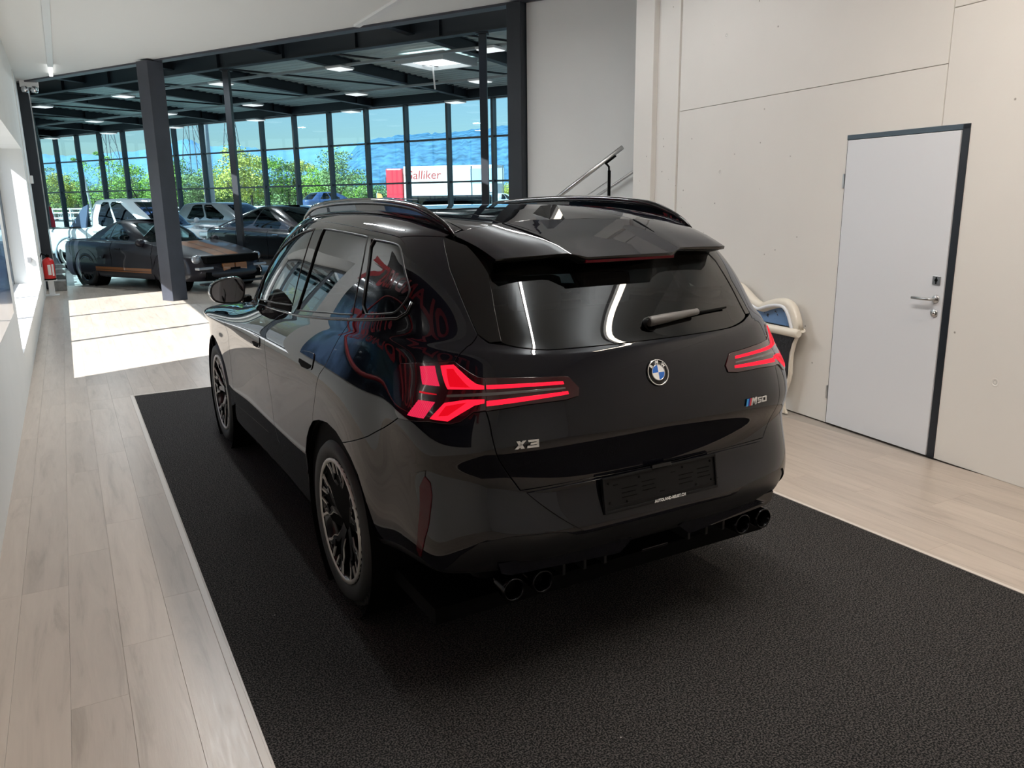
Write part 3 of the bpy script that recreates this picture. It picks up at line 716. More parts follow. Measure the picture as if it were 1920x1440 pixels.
        for k in range(3):
            MB().box((-sg*(.20+.09*k)-.006, -.93, .40), (-sg*(.20+.09*k)+.006, -.80, .46), .002).build('diffuser_fin', M_SATIN, lb)
        for x in (.475, .59):
            t = MB(); t.lathe([(.030, .10), (.034, .004), (.038, .0), (.042, .003), (.043, .02), (.041, .075)], 'Y', (-sg*x, -.945, .405), n=32)
            ex = t.build('exhaust_tip', mat('black_chrome', (.022, .022, .024), .2, metal=1.), car)
            MB().lathe([(0, .06), (.031, .06), (.036, .002)], 'Y', (-sg*x, -.94, .405), n=24).build('exhaust_bore', M_MATTE, ex)
    MB().box((-.04, -.94, .408), (.085, -.925, .420), .003).build('tow_cover', M_GLOSS, lb)
    MB().box((-.68, -.84, .40), (.68, -.45, .50), .05).build('undertray', M_MATTE, car)
    # --- lamps
    hot = emit_mat('tail_light_line', (1, .012, .035), 1.55); fill = emit_mat('tail_light_fill', (1, .004, .016), .78); hat = emit_mat('tail_light_hatch', (1, .03, .10), .95, stripes=(95, (.3, .5, 0)))
    dim = emit_mat('tail_light_core', (1, .01, .03), .5); grey = mat('lamp_grey', (.10, .09, .09), .25, coat=1.)
    sm = S.inv(A3('lampseam'))
    lo = np.concatenate([lp[:10], [sm[2], sm[1], sm[0]], lp[17:]]); li = np.concatenate([[sm[0], sm[1], sm[2]], lp[10:17]])
    for sg in (1, -1):
        f = (lambda p: np.asarray(p)) if sg == 1 else mir; fl = sg == -1
        a = sheet('tail_light', S, f(lo), M_LENS, car, off=.005, gap=.001); b = sheet('tailgate_light', S, f(li), M_LENS, car, off=.005, gap=.001)
        lens(S, 'light_block', L['e1'], hat, a, .0065, .001, flip=fl); lens(S, 'light_block', L['e3'], hat, a, .0065, .001, flip=fl)
        lens(S, 'light_guide', L['e2'], hot, a, .0065, .001, flip=fl); lens(S, 'light_field', L['e2i'], fill, a, .0075, .001, flip=fl)
        lens(S, 'light_guide', L['e4'], hot, a, .0065, .001, flip=fl); lens(S, 'light_field', L['e4i'], fill, a, .0075, .001, flip=fl)
        lens(S, 'light_line', L['b4'], dim, a, .0065, .001, flip=fl)
        for k in ('b1', 'b2'): lens(S, 'light_bar', L[k], hot, b, .0065, .001, flip=fl)
        lens(S, 'lamp_spine', L['b3'], grey, b, .006, .001, flip=fl)
    # --- front end
    def cap(name, s0, t0, t1, m, off=0, n=24):
        a = grid_sheet(name, S, s0, 15, t0, t1, n, 18, m, car, off); b = grid_sheet(name, S, -15, -s0, t0, t1, n, 18, m, car, off)
        bm = bmesh.new(); bm.from_mesh(a.data); bm.from_mesh(b.data); bmesh.ops.remove_doubles(bm, verts=bm.verts, dist=.0008); bmesh.ops.recalc_face_normals(bm, faces=bm.faces); bm.to_mesh(a.data); bm.free()
        bpy.data.objects.remove(b); return a
    cap('bonnet', 10.95, 8.35, 9.9, M_PAINT); cap('front_bumper', 12.35, .4, 8.3, M_PAINT); cap('windscreen', 11.75, 10.05, 13.3, M_PRIV, -.003)
    cap('roof_front', 12.2, 13.25, 14.4, M_PAINT, -.006)
    # --- dark inner shell, floor pan, cabin
    na = [circ_st(S, yc, .372, .408, 200, -20, 15) for yc in (2.78, .05)]
    for sg in (1, -1):
        f = (lambda p: np.asarray(p)) if sg == 1 else mir
        pl = np.concatenate([[(-15, .5), (-15, 9.6), (0, 9.5), (0, .5), (-5.0, .5)], na[1][::-1], na[0][::-1]])
        sheet('inner_shell', S, f(pl), M_MATTE, car, off=-.022, thick=0, gap=0, step=.22)
    o = grid_sheet('headliner', S, -15, 15, 13.3, 16, 60, 12, M_MATTE, car, -.03)
    MB().box((-.80, -.75, .24), (.80, 3.4, .30)).build('floor_pan', M_MATTE, car)
    s = MB()
    def seat(name, x, y, w):
        m = MB(); m.box((x-w, y-.05, .50), (x+w, y+.45, .68), .05)
        m.box((x-w*.96, y-.16, .62), (x+w*.96, y-.02, 1.20), .05, rot=Matrix.Rotation(R(-12), 3, 'X'), origin=(x, y, .62))
        o = m.build(name, M_SEAT, car)
        return o
    for x in (-.38, .38):
        so = seat('front_seat', x, 1.15, .25); MB().box((x-.13, .83, 1.24), (x+.13, .92, 1.43), .035).build('headrest', M_SEAT, so)
    so = seat('rear_seat', 0, .18, .64)
    for x in (-.38, 0, .38): MB().box((x-.12, -.16, 1.22), (x+.12, -.07, 1.37), .03).build('headrest', M_SEAT, so)
    MB().box((-.68, 1.75, .62), (.68, 2.05, 1.06), .06).build('dashboard', M_SEAT, car)
    MB().lathe([(.17, 0), (.183, -.012), (.195, 0), (.183, .012)], 'Y', (-.38, 1.62, 1.02), n=24, closed=True).build('steering_wheel', M_SEAT, car)
    # --- mirrors
    for sg in (1, -1):
        k = -1 if sg == 1 else 1
        poly = [(1.066, 1.205), (1.052, 1.245), (1.005, 1.268), (.925, 1.283), (.882, 1.268), (.866, 1.228), (.879, 1.152), (.912, 1.124), (.985, 1.127), (1.038, 1.140), (1.060, 1.166)]
        poly = [tuple(q) for q in smooth_poly(np.array(poly), 2)]; npl = len(poly)
        m = MB(); rings = []
        cx, cz = .97, 1.205
        for dy, sc, dx in ((0, 1., 0), (.03, 1.03, .0), (.07, 1.0, .0), (.11, .86, .005), (.14, .6, .012), (.155, .25, .02)):
            rings.append([m.bm.verts.new((k*(cx+(x-cx)*sc-dx), 1.70+dy-.06*(cx-x)*.8, cz+(z-cz)*sc)) for x, z in poly])
        for a, b in zip(rings[:-1], rings[1:]):
            for i in range(npl): m.bm.faces.new((a[i], a[(i+1) % npl], b[(i+1) % npl], b[i])).smooth = True
        m.bm.faces.new(rings[-1])
        m.box((k*.80-.03, 1.72, 1.125), (k*.80+.10*k*.9, 1.79, 1.165), .01)
        mo = m.build('wing_mirror', M_GLOSS, P[sg][0])
        g_ = MB(); ring = [g_.bm.verts.new((k*(cx+(x-cx)*.9), 1.694-.06*(cx-x)*.8, cz+(z-cz)*.88)) for x, z in poly]; g_.bm.faces.new(ring)
        fr = MB(); r1 = [fr.bm.verts.new((k*x, 1.698-.06*(cx-x)*.8, z)) for x, z in poly]; r2 = [fr.bm.verts.new((k*(cx+(x-cx)*.9), 1.6955-.06*(cx-x)*.8, cz+(z-cz)*.88)) for x, z in poly]
        for i in range(npl): fr.bm.faces.new((r1[i], r1[(i+1) % npl], r2[(i+1) % npl], r2[i]))
        fr.build('mirror_frame', M_SATIN, mo)
        g_.build('mirror_glass', mat('mirror_glass', (.22, .22, .24), .02, metal=1.), mo)
    # --- shark fin, wiper, badge, letters, plate holder
    z0 = float(RC.ev(np.array([-.0]), np.array([-.215]))[0, 2])
    m = MB(); V = []
    for x, y, z in [(-.030, -.13, -.004), (.030, -.13, -.004), (.040, -.30, -.018), (-.040, -.30, -.018)]: V.append(m.bm.verts.new((x, y, z0+z)))
    T = [m.bm.verts.new((x, y, z0+z)) for x, y, z in [(-.010, -.185, .042), (.010, -.185, .042), (.014, -.272, .046), (-.014, -.272, .046)]]
    for i in range(4): m.bm.faces.new((V[i], V[(i+1) % 4], T[(i+1) % 4], T[i]))
    m.bm.faces.new(T)
    fo = m.build('roof_aerial', M_GLOSS, car)
    m = MB(); m.prism([(-.055, -.325), (.055, -.325), (.04, -.16), (0, -.06), (-.04, -.16)], .008, Matrix.Translation((0, 0, z0-.012)) @ Matrix.Rotation(R(6.5), 4, 'X'), bevel=.002); m.build('aerial_foot', M_GLOSS, fo)
    def on(x, y, z, off): 
        s_, t_ = S.inv(np.array([[x, y, z]]))[0]; return Vector(S.ev(s_, t_)+S.nrm(s_, t_)*off), Vector(S.nrm(s_, t_))
    a, na_ = on(.035, -.853, 1.252, .016); b, nb = on(.26, -.845, 1.268, .022); c, nc = on(.43, -.83, 1.275, .016)
    m = MB(); m.tube([a+(a-b)*.06, a, a+(b-a)*.3, b], [.017, .019, .018, .012], 8); wo = m.build('rear_wiper', mat('wiper_grey', (.10, .095, .09), .45), tg)
    MB().tube([a+(b-a)*.55-nb*.012, c-nc*.008], [.008, .004], 6).build('wiper_blade', M_MATTE, wo)
    MB().lathe([(0, .02), (.018, .02), (.024, .004), (.026, -.02)], 'Z', (0, 0, 0), n=16).build('wiper_pivot', M_SATIN, wo).matrix_local = frame_matrix(a-na_*.016, na_.cross(Vector((0, 0, 1))), Vector((0, 0, 1)))
    p, n_ = on(.004, -.945, 1.090, .001); up = Vector((0, 0, 1)); right = up.cross(-n_)*-1
    right = Vector((1, 0, 0)); M = frame_matrix(p, right, up-n_*up.dot(n_))
    E_ = MB().lathe([(0, .004), (.046, .004), (.049, .0), (.049, -.006)], 'Z', n=40).build('emblem', M_GLOSS, car); E_.matrix_local = M
    MB().lathe([(.0435, .0042), (.0435, .006), (.0465, .006), (.0465, .0042)], 'Z', n=40).build('emblem_ring', M_SILVER, E_)
    MB().lathe([(.0265, .0042), (.0265, .006), (.0285, .006), (.0285, .0042)], 'Z', n=40).build('emblem_ring', M_SILVER, E_)
    blue = mat('emblem_blue', (.01, .13, .55), .2, coat=1.)
    for k in range(4):
        pts = [(0, 0)]+[(.0265*math.cos(PI/2*k+PI/2*i/8), .0265*math.sin(PI/2*k+PI/2*i/8)) for i in range(9)]
        MB().prism(pts, .0015, Matrix.Translation((0, 0, .0042))).build('emblem_quarter', M_WHITE if k % 2 == 0 else blue, E_)
    for ch, ang in (('B', 138), ('M', 90), ('W', 42)):
        r_ = .0358; a_ = R(ang)
        text('letter', ch, .0165, M_WHITE, E_, Matrix.Translation((r_*math.cos(a_), r_*math.sin(a_), .0045)) @ Matrix.Rotation(a_-PI/2, 4, 'Z'), .0006, bold=.0006)
    def badge(name, x, z, y=-.96):
        p, n_ = on(x, y, z, .002); up_ = Vector((0, 0, 1)); rx = up_.cross(n_)
        o = empty(name, (0, 0, 0), 0, car); o.matrix_local = frame_matrix(p, rx, n_.cross(rx)); return o
    def glyph(parent, polys, m, x0=0., sh=.0, k=1.):
        mb = MB()
        for pl in polys: mb.prism([(x0+k*(x+sh*y), k*y) for x, y in pl], .003)
        return mb.build('letter', m, parent)
    b = badge('badge_lettering', -.547, .921)
    glyph(b, [[(-.042, -.013), (-.030, -.013), (-.002, .013), (-.014, .013)], [(-.036, .013), (-.023, .013), (-.008, -.013), (-.021, -.013)]], M_SILVER)
    glyph(b, [[(.004, .013), (.042, .013), (.042, .006), (.006, .006)], [(.014, .0035), (.042, .0035), (.042, -.0035), (.012, -.0035)], [(.002, -.006), (.042, -.006), (.042, -.013), (0, -.013)], [(.034, .006), (.042, .006), (.042, -.006), (.034, -.006)]], M_SILVER)
    b = badge('badge_lettering', .476, .927)
    sh = .25
    for i, (m_, x0) in enumerate(((mat('badge_light_blue', (.05, .35, .75), .3), -.058), (mat('badge_dark_blue', (.01, .03, .30), .3), -.049), (mat('badge_red', (.6, .02, .02), .3), -.040))):
        glyph(b, [[(0, -.014), (.008, -.014), (.008, .014), (0, .014)]], m_, x0, sh)
    glyph(b, [[(0, -.014), (.0062, -.014), (.0062, .014), (0, .014)], [(.0238, -.014), (.030, -.014), (.030, .014), (.0238, .014)], [(.003, .014), (.0105, .014), (.0185, -.002), (.0145, -.010)], [(.027, .014), (.0195, .014), (.0115, -.002), (.0155, -.010)]], M_SILVER, -.030, sh)
    glyph(b, [[(0, .011), (.024, .011), (.024, .006), (0, .006)], [(0, .006), (.006, .006), (.006, -.001), (0, -.001)], [(0, .002), (.024, .002), (.024, -.003), (0, -.003)], [(.018, -.003), (.024, -.003), (.024, -.011), (.018, -.011)], [(0, -.006), (.024, -.006), (.024, -.011), (0, -.011)]], M_SILVER, .006, .1)
    glyph(b, [[(0, .011), (.026, .011), (.026, .006), (0, .006)], [(0, -.006), (.026, -.006), (.026, -.011), (0, -.011)], [(0, .006), (.006, .006), (.006, -.006), (0, -.006)], [(.020, .006), (.026, .006), (.026, -.006), (.020, -.006)]], M_SILVER, .034, .1)
    # plate holder leaning with the bumper
    p = Vector((.003, -.985, .690)); ax = Vector((0, -.13, -.99)).normalized()
    ph = empty('plate_holder_frame', (0, 0, 0), 0, car); M = frame_matrix(p, (1, 0, 0), Vector((0, .16, .987)))
    m = MB(); m.box((-.262, -.066, -.004), (.262, .062, .004), .003)
    m.box((-.262, -.066, .004), (.262, -.056, .010), .002); m.box((-.262, .053, .004), (.262, .062, .010), .002); m.box((-.262, -.06, .004), (-.254, .06, .010), .002); m.box((.254, -.06, .004), (.262, .06, .010), .002)
    m.box((-.255, -.046, .004), (.255, -.043, .006))
    bpy.data.objects.remove(ph)
    ph = m.build('plate_holder', mat('plate_holder_black', (.004, .004, .0045), .5, spec=.25), car); ph.matrix_local = M
    for sx in (-1, 1):
        for (x0, x1, y_) in [(-.05, .02, .012), (-.05, .01, -.004), (-.05, .015, -.020), (.04, .10, .020), (.04, .095, .004), (.04, .10, -.012), (-.085, -.065, .03), (.12, .14, -.03)]:
            MB().box((sx*.13+x0, y_-.0012, .004), (sx*.13+x1, y_+.0012, .0056)).build('plate_slot', M_MATTE, ph)
        for x, y_ in ((.235, .04), (.235, -.03), (.10, .04), (.16, -.036)): MB().lathe([(0, .006), (.004, .006), (.005, .004)], 'Z', (sx*x, y_, 0), n=8).build('plate_clip', M_MATTE, ph)
    text('plate_lettering', 'AUTOLAND-REUST.CH', .0148, M_WHITE, ph, Matrix.Translation((.03, -.061, .0102)), .0003, bold=.0005, sx=.95)
    MB().box((-.045, .055, .0), (.045, .072, .012), .004).build('gate_button', M_GLOSS, ph)
    # wheels
    for y in (.04, 2.78):
        for sg in (-1, 1): wheel(car, (sg*.893, y, .3675), sg)
    return car
build_estate()
# ---------------------------------------------------------------- surfaces of the building
def wall_mat(name, c, pits=True, rough=.7):
    m = mat(name, c, rough); n = m.node_tree; b = n.nodes['Principled BSDF']
    tc = n.nodes.new('ShaderNodeTexCoord')
    t = n.nodes.new('ShaderNodeTexNoise'); t.inputs['Scale'].default_value = 1.3; t.inputs['Detail'].default_value = 5
    r = n.nodes.new('ShaderNodeMapRange'); r.inputs[3].default_value = .93; r.inputs[4].default_value = 1.04
    mx = n.nodes.new('ShaderNodeMix'); mx.data_type = 'RGBA'; mx.blend_type = 'MULTIPLY'; mx.inputs[0].default_value = 1; mx.inputs[6].default_value = (*c, 1)
    n.links.new(tc.outputs['Object'], t.inputs[0]); n.links.new(t.outputs[0], r.inputs[0]); n.links.new(r.outputs[0], mx.inputs[7])
    last = mx.outputs[2]
    t2 = n.nodes.new('ShaderNodeTexNoise'); t2.inputs['Scale'].default_value = 60; t2.inputs['Detail'].default_value = 3
    n.links.new(tc.outputs['Object'], t2.inputs[0])
    h = t2.outputs[0]
    if pits:                                                    # air holes of fair-faced concrete
        v = n.nodes.new('ShaderNodeTexVoronoi'); v.inputs['Scale'].default_value = 8.5; v.inputs['Randomness'].default_value = 1
        v2 = n.nodes.new('ShaderNodeMapRange'); v2.inputs[1].default_value = .035; v2.inputs[2].default_value = .075; v2.inputs[3].default_value = 0; v2.inputs[4].default_value = 1
        sel = n.nodes.new('ShaderNodeMapRange'); sel.inputs[1].default_value = .62; sel.inputs[2].default_value = .66; sel.inputs[3].default_value = 1; sel.inputs[4].default_value = 0
        mxx = n.nodes.new('ShaderNodeMath'); mxx.operation = 'MAXIMUM'
        n.links.new(tc.outputs['Object'], v.inputs[0]); n.links.new(v.outputs['Distance'], v2.inputs[0]); n.links.new(v.outputs['Color'], sel.inputs[0])
        n.links.new(v2.outputs[0], mxx.inputs[0]); n.links.new(sel.outputs[0], mxx.inputs[1])
        # one cell in a few carries a hole: hole = (near centre) and (chosen)
        pit = n.nodes.new('ShaderNodeMix'); pit.data_type = 'RGBA'; pit.inputs[6].default_value = (c[0]*.42, c[1]*.40, c[2]*.38, 1)
        n.links.new(mxx.outputs[0], pit.inputs[0]); n.links.new(last, pit.inputs[7]); last = pit.outputs[2]
        ad = n.nodes.new('ShaderNodeMath'); ad.operation = 'MULTIPLY_ADD'; ad.inputs[1].default_value = .25
        n.links.new(t2.outputs[0], ad.inputs[0]); n.links.new(mxx.outputs[0], ad.inputs[2]); h = ad.outputs[0]
    bp = n.nodes.new('ShaderNodeBump'); bp.inputs['Strength'].default_value = .25; bp.inputs['Distance'].default_value = .003
    n.links.new(h, bp.inputs['Height']); n.links.new(bp.outputs[0], b.inputs['Normal']); n.links.new(last, b.inputs['Base Color'])
    return m
M_CONC = wall_mat('painted_concrete', (.80, .775, .735))
M_PLAS = wall_mat('white_plaster', (.78, .79, .78), False)
M_CEIL = mat('white_ceiling_paint', (.80, .82, .82), .8)
M_GREY = mat('anthracite_steel', (.046, .049, .064), .42, noise=(3, .15))
M_BEAM = mat('black_blue_steel', (.008, .013, .020), .5)
M_LITE = mat('grey_cable_tray', (.30, .33, .34), .45)
M_DECK = mat('galvanised_deck', (.52, .63, .63), .42)
M_FRAME = mat('window_frame_grey', (.055, .065, .075), .4)
M_PANE = glass_mat('clear_pane', (.76, .945, .975), .91)
M_DOOR = mat('white_door_leaf', (.76, .78, .82), .38)
M_DARKF = mat('dark_door_frame', (.012, .016, .022), .4)

def plank_mat():
    m = mat('bleached_oak_plank', (.5, .45, .4), .42); n = m.node_tree; b = n.nodes['Principled BSDF']
    tc = n.nodes.new('ShaderNodeTexCoord'); oi = n.nodes.new('ShaderNodeObjectInfo')
    vm = n.nodes.new('ShaderNodeVectorMath'); vm.operation = 'ADD'
    sc = n.nodes.new('ShaderNodeVectorMath'); sc.operation = 'SCALE'; sc.inputs[3].default_value = 40
    cx = n.nodes.new('ShaderNodeCombineXYZ')
    for i in range(3): n.links.new(oi.outputs['Random'], cx.inputs[i])
    n.links.new(cx.outputs[0], sc.inputs[0]); n.links.new(tc.outputs['Object'], vm.inputs[0]); n.links.new(sc.outputs[0], vm.inputs[1])
    mp = n.nodes.new('ShaderNodeMapping'); mp.inputs['Scale'].default_value = (9, .9, 1); n.links.new(vm.outputs[0], mp.inputs[0])
    t = n.nodes.new('ShaderNodeTexNoise'); t.inputs['Scale'].default_value = 1.6; t.inputs['Detail'].default_value = 8; t.inputs['Roughness'].default_value = .62; t.inputs['Distortion'].default_value = .7
    n.links.new(mp.outputs[0], t.inputs[0])
    rp = n.nodes.new('ShaderNodeValToRGB'); e = rp.color_ramp.elements
    e[0].position = .28; e[0].color = (.335, .280, .232, 1); e[1].position = .66; e[1].color = (.485, .412, .350, 1)
    x = e.new(.46); x.color = (.44, .372, .315, 1)
    n.links.new(t.outputs[0], rp.inputs[0])
    mr = n.nodes.new('ShaderNodeMapRange'); mr.inputs[3].default_value = .93; mr.inputs[4].default_value = 1.06; n.links.new(oi.outputs['Random'], mr.inputs[0])
    mx = n.nodes.new('ShaderNodeMix'); mx.data_type = 'RGBA'; mx.blend_type = 'MULTIPLY'; mx.inputs[0].default_value = 1
    n.links.new(rp.outputs[0], mx.inputs[6]); n.links.new(mr.outputs[0], mx.inputs[7]); n.links.new(mx.outputs[2], b.inputs['Base Color'])
    mp2 = n.nodes.new('ShaderNodeMapping'); mp2.inputs['Scale'].default_value = (60, 5, 1); n.links.new(vm.outputs[0], mp2.inputs[0])
    t2 = n.nodes.new('ShaderNodeTexNoise'); t2.inputs['Scale'].default_value = 1.5; t2.inputs['Detail'].default_value = 5; n.links.new(mp2.outputs[0], t2.inputs[0])
    bp = n.nodes.new('ShaderNodeBump'); bp.inputs['Strength'].default_value = .14; bp.inputs['Distance'].default_value = .002; n.links.new(t2.outputs[0], bp.inputs['Height']); n.links.new(bp.outputs[0], b.inputs['Normal'])
    r2 = n.nodes.new('ShaderNodeMapRange'); r2.inputs[3].default_value = .24; r2.inputs[4].default_value = .42; n.links.new(t2.outputs[0], r2.inputs[0]); n.links.new(r2.outputs[0], b.inputs['Roughness'])
    return m
M_PLANK = plank_mat()
def carpet_mat():
    m = mat('black_speckled_carpet', (.012, .011, .011), .95, spec=.15); n = m.node_tree; b = n.nodes['Principled BSDF']
    tc = n.nodes.new('ShaderNodeTexCoord'); t = n.nodes.new('ShaderNodeTexNoise'); t.inputs['Scale'].default_value = 165; t.inputs['Detail'].default_value = 3
    rp = n.nodes.new('ShaderNodeValToRGB'); e = rp.color_ramp.elements; e[0].position = .44; e[0].color = (.006, .0066, .0068, 1); e[1].position = .62; e[1].color = (.085, .077, .074, 1)
    n.links.new(tc.outputs['Object'], t.inputs[0]); n.links.new(t.outputs[0], rp.inputs[0])
    v = n.nodes.new('ShaderNodeTexVoronoi'); v.inputs['Scale'].default_value = 5; n.links.new(tc.outputs['Object'], v.inputs[0])
    lt = n.nodes.new('ShaderNodeMath'); lt.operation = 'LESS_THAN'; lt.inputs[1].default_value = .016; n.links.new(v.outputs['Distance'], lt.inputs[0])
    mx = n.nodes.new('ShaderNodeMix'); mx.data_type = 'RGBA'; mx.inputs[7].default_value = (.35, .33, .31, 1); n.links.new(lt.outputs[0], mx.inputs[0]); n.links.new(rp.outputs[0], mx.inputs[6]); n.links.new(mx.outputs[2], b.inputs['Base Color'])
    bp = n.nodes.new('ShaderNodeBump'); bp.inputs['Strength'].default_value = .9; bp.inputs['Distance'].default_value = .006; n.links.new(t.outputs[0], bp.inputs['Height']); n.links.new(bp.outputs[0], b.inputs['Normal'])
    return m
M_CARPET = carpet_mat()
M_STRIP = mat('pale_edging', (.60, .55, .50), .4)

# oblique directions of the glass hall: u runs along its front, v out towards the glass
UD = Vector((.4953, -.8687, 0)); VD = Vector((.8687, .4953, 0)); UO = Vector((-.18, 12.3, 0))
UROT = math.atan2(-.8687, .4953)
def uv(u, v, z=0.): return UO+UD*u+VD*v+Vector((0, 0, z))
MUV = Matrix.Translation(UO) @ Matrix.Rotation(UROT, 4, 'Z')       # local x = u, local y = v
def uvbox(u0, u1, v0, v1, z0, z1, bevel=0.):
    m = MB(); m.box((u0, v0, z0), (u1, v1, z1), bevel); m.bm.transform(MUV); return m
# frame of the right-hand wall: a along it (towards the camera), o out from it into the room
WA = Vector((3.169, 1.227, 0)); WD = Vector((-.10565, -.9944, 0)); WN = Vector((-.9944, .10565, 0))
MW = Matrix(((WD.x, 0, WN.x, WA.x), (WD.y, 0, WN.y, WA.y), (0, 1, 0, 0), (0, 0, 0, 1)))   # local x = along, y = up, z = out
def S_(o, label=None): return tag(o, label, None, None, 'structure')

# ---------------------------------------------------------------- floor
fl = S_(MB().box((-3, -7, -.2), (16, 40, -.012)).build('floor', mat('floor_underlay', (.36, .32, .28), .6)))
CX0, CX1, CY = -1.424, 1.655, 4.66
pw = .1835; ptop = []
def plank(k, y0, y1, proto={}):
    ln = round(y1-y0, 3)
    if ln not in proto:
        m = MB(); m.box((-pw/2+.0003, -ln/2+.0002, -.012), (pw/2-.0003, ln/2-.0002, 0), .0007); o = m.build('plank', M_PLANK, fl); proto[ln] = o.data
    else:
        o = bpy.data.objects.new('plank', proto[ln]); COL.objects.link(o); o.parent = fl
    o.location = (-1.966+pw*(k+.5), (y0+y1)/2, 0)
rnd = random.Random(3)
def plank_rows(k0, k1, ya, yb, ln=1.4):
    for k in range(k0, k1):
        y = ya-rnd.choice([0, .2, .4, .6, .8, 1.0])*ln if False else ya
        first = rnd.choice([.35, .7, 1.05, 1.4])
        while y < yb-.01:
            y1 = min(yb, y+first); plank(k, y, y1); y = y1; first = ln
plank_rows(-2, 3, -2.7, CY, 1.4)
plank_rows(20, 27, -2.7, CY, 1.4)
plank_rows(-2, 17, CY, 16.4, 1.4)
# cut pieces beside the carpet edge
for x0, x1 in ((-1.966+pw*3, CX0),):
    if x1 > x0: MB().box((x0, -2.7, -.012), (x1, CY, 0)).build('plank_offcut', M_PLANK, fl)
MB().box((CX1, -2.7, -.012), (-1.966+pw*20, CY, 0)).build('plank_offcut', M_PLANK, fl)
MB().box((-2.33, -6.5, -.012), (3.9, -2.7, 0)).build('floor_behind', M_PLANK, fl)
MB().box((-1.966+pw*17, CY, -.012), (5.5, 16.4, 0)).build('floor_beyond', M_PLANK, fl)
MB().box((-2.6, 16.4, -.012), (16, 36.5, 0)).build('hall_floor', mat('hall_floor_grey', (.34, .34, .34), .35, noise=(.8, .06)), fl)
MB().box((5.5, -2.7, -.012), (16, 16.4, 0)).build('hall_floor', MATS['hall_floor_grey'], fl)
cp = tag(MB().box((CX0, -2.7, -.0115), (CX1, CY, -.0005)).build('carpet', M_CARPET), 'black speckled carpet set into the plank floor under the black SUV', 'carpet')
for a, b in (((CX0-.026, -2.7, -.01), (CX0, CY+.026, .004)), ((CX1, -2.7, -.01), (CX1+.022, CY+.026, .004)), ((CX0, CY, -.01), (CX1, CY+.026, .004))):
    MB().box(a, b, .0015).build('edging_strip', M_STRIP, cp)

# ---------------------------------------------------------------- left wall with the window recess
lw = S_(MB().box((-2.76, -6.6, 0), (-2.26, 5.41, CEIL)).build('wall_left', M_PLAS))
for a, b, n_ in (((-2.76, 5.41, 0), (-2.26, 13.2, .34), 'parapet'), ((-2.76, 5.41, 2.63), (-2.26, 13.2, CEIL), 'wall_above_window'), ((-2.76, 13.2, 0), (-2.26, 15.75, CEIL), 'wall_pier')):
    MB().box(a, b).build(n_, M_PLAS, lw)
for y0, y1 in ((5.41, 8.05), (8.055, 10.6), (10.605, 13.2)):
    MB().box((-2.74, y0, .34), (-2.255, y1, .362), .002).build('sill_board', mat('white_sill', (.82, .82, .82), .45), lw)
win = S_(MB().box((-2.74, 5.41, .362), (-2.66, 5.49, 2.63)).build('window_1', M_FRAME))
for y in (7.95, 10.58, 13.12): MB().box((-2.74, y, .362), (-2.66, y+.08, 2.63), .004).build('window_post', M_FRAME, win)
for z in (.362, 2.56): MB().box((-2.735, 5.49, z), (-2.665, 13.12, z+.07), .004).build('window_rail', M_FRAME, win)
for y0, y1 in ((5.49, 7.95), (8.03, 10.58), (10.66, 13.12)): MB().box((-2.703, y0, .43), (-2.697, y1, 2.56)).build('window_pane', glass_mat('white_glass_pane', (.93, .965, .985), .95), win)
for i, (y, z) in enumerate(((13.19, .72), (15.2, .52))): MB().box((-2.42 if i == 0 else -2.262, y-.02, z), (-2.36 if i == 0 else -2.25, y+.02, z+.09), .004).build('wall_socket', mat('grey_socket', (.25, .25, .26), .4), lw)
# thin trunking and pipe on the wall near its end
MB().box((-2.265, 13.9, .0), (-2.245, 13.94, 4.0), .003).build('wall_trunking', M_PLAS, lw)
MB().box((-2.265, 15.1, 2.1), (-2.20, 15.3, 2.25), .01).build('alarm_box', mat('white_plastic', (.8, .8, .8), .35), lw)

# painted show board on the left wall
bd = MB().box((-2.262, -3.2, .83), (-2.235, 4.62, 3.45), .004).build('show_board', mat('black_airbrush_board', (.006, .006, .012), .16, coat=.6))
tag(bd, 'wide black airbrushed board with red lettering hung on the left wall', 'sign')
n = MATS['black_airbrush_board'].node_tree; b_ = n.nodes['Principled BSDF']
tc = n.nodes.new('ShaderNodeTexCoord'); mp = n.nodes.new('ShaderNodeMapping'); mp.inputs['Location'].default_value = (0, -2.1, -1.25); mp.inputs['Scale'].default_value = (0, .55, 1.05)
gr = n.nodes.new('ShaderNodeTexGradient'); gr.gradient_type = 'SPHERICAL'; nz = n.nodes.new('ShaderNodeTexNoise'); nz.inputs['Scale'].default_value = 3; nz.inputs['Detail'].default_value = 8
mm = n.nodes.new('ShaderNodeMath'); mm.operation = 'MULTIPLY'; rr_ = n.nodes.new('ShaderNodeValToRGB'); e = rr_.color_ramp.elements; e[0].position = .08; e[0].color = (.004, .004, .010, 1); e[1].position = .42; e[1].color = (.26, .46, .85, 1)
n.links.new(tc.outputs['Object'], mp.inputs[0]); n.links.new(mp.outputs[0], gr.inputs[0]); n.links.new(tc.outputs['Object'], nz.inputs[0]); n.links.new(gr.outputs['Fac'], mm.inputs[0]); n.links.new(nz.outputs[0], mm.inputs[1]); n.links.new(mm.outputs[0], rr_.inputs[0]); n.links.new(rr_.outputs[0], b_.inputs['Base Color'])
M_SRED = mat('sign_red', (.42, .02, .03), .35)
MTX = Matrix(((0, 0, 1, -2.2345), (1, 0, 0, 0), (0, 1, 0, 0), (0, 0, 0, 1)))   # text plane on the board, read from inside the room: x runs +y
def on_board(y, z, k=1): return Matrix(((0, 0, 1, -2.2345), (1, 0, 0, y), (0, 1, 0, z), (0, 0, 0, 1)))
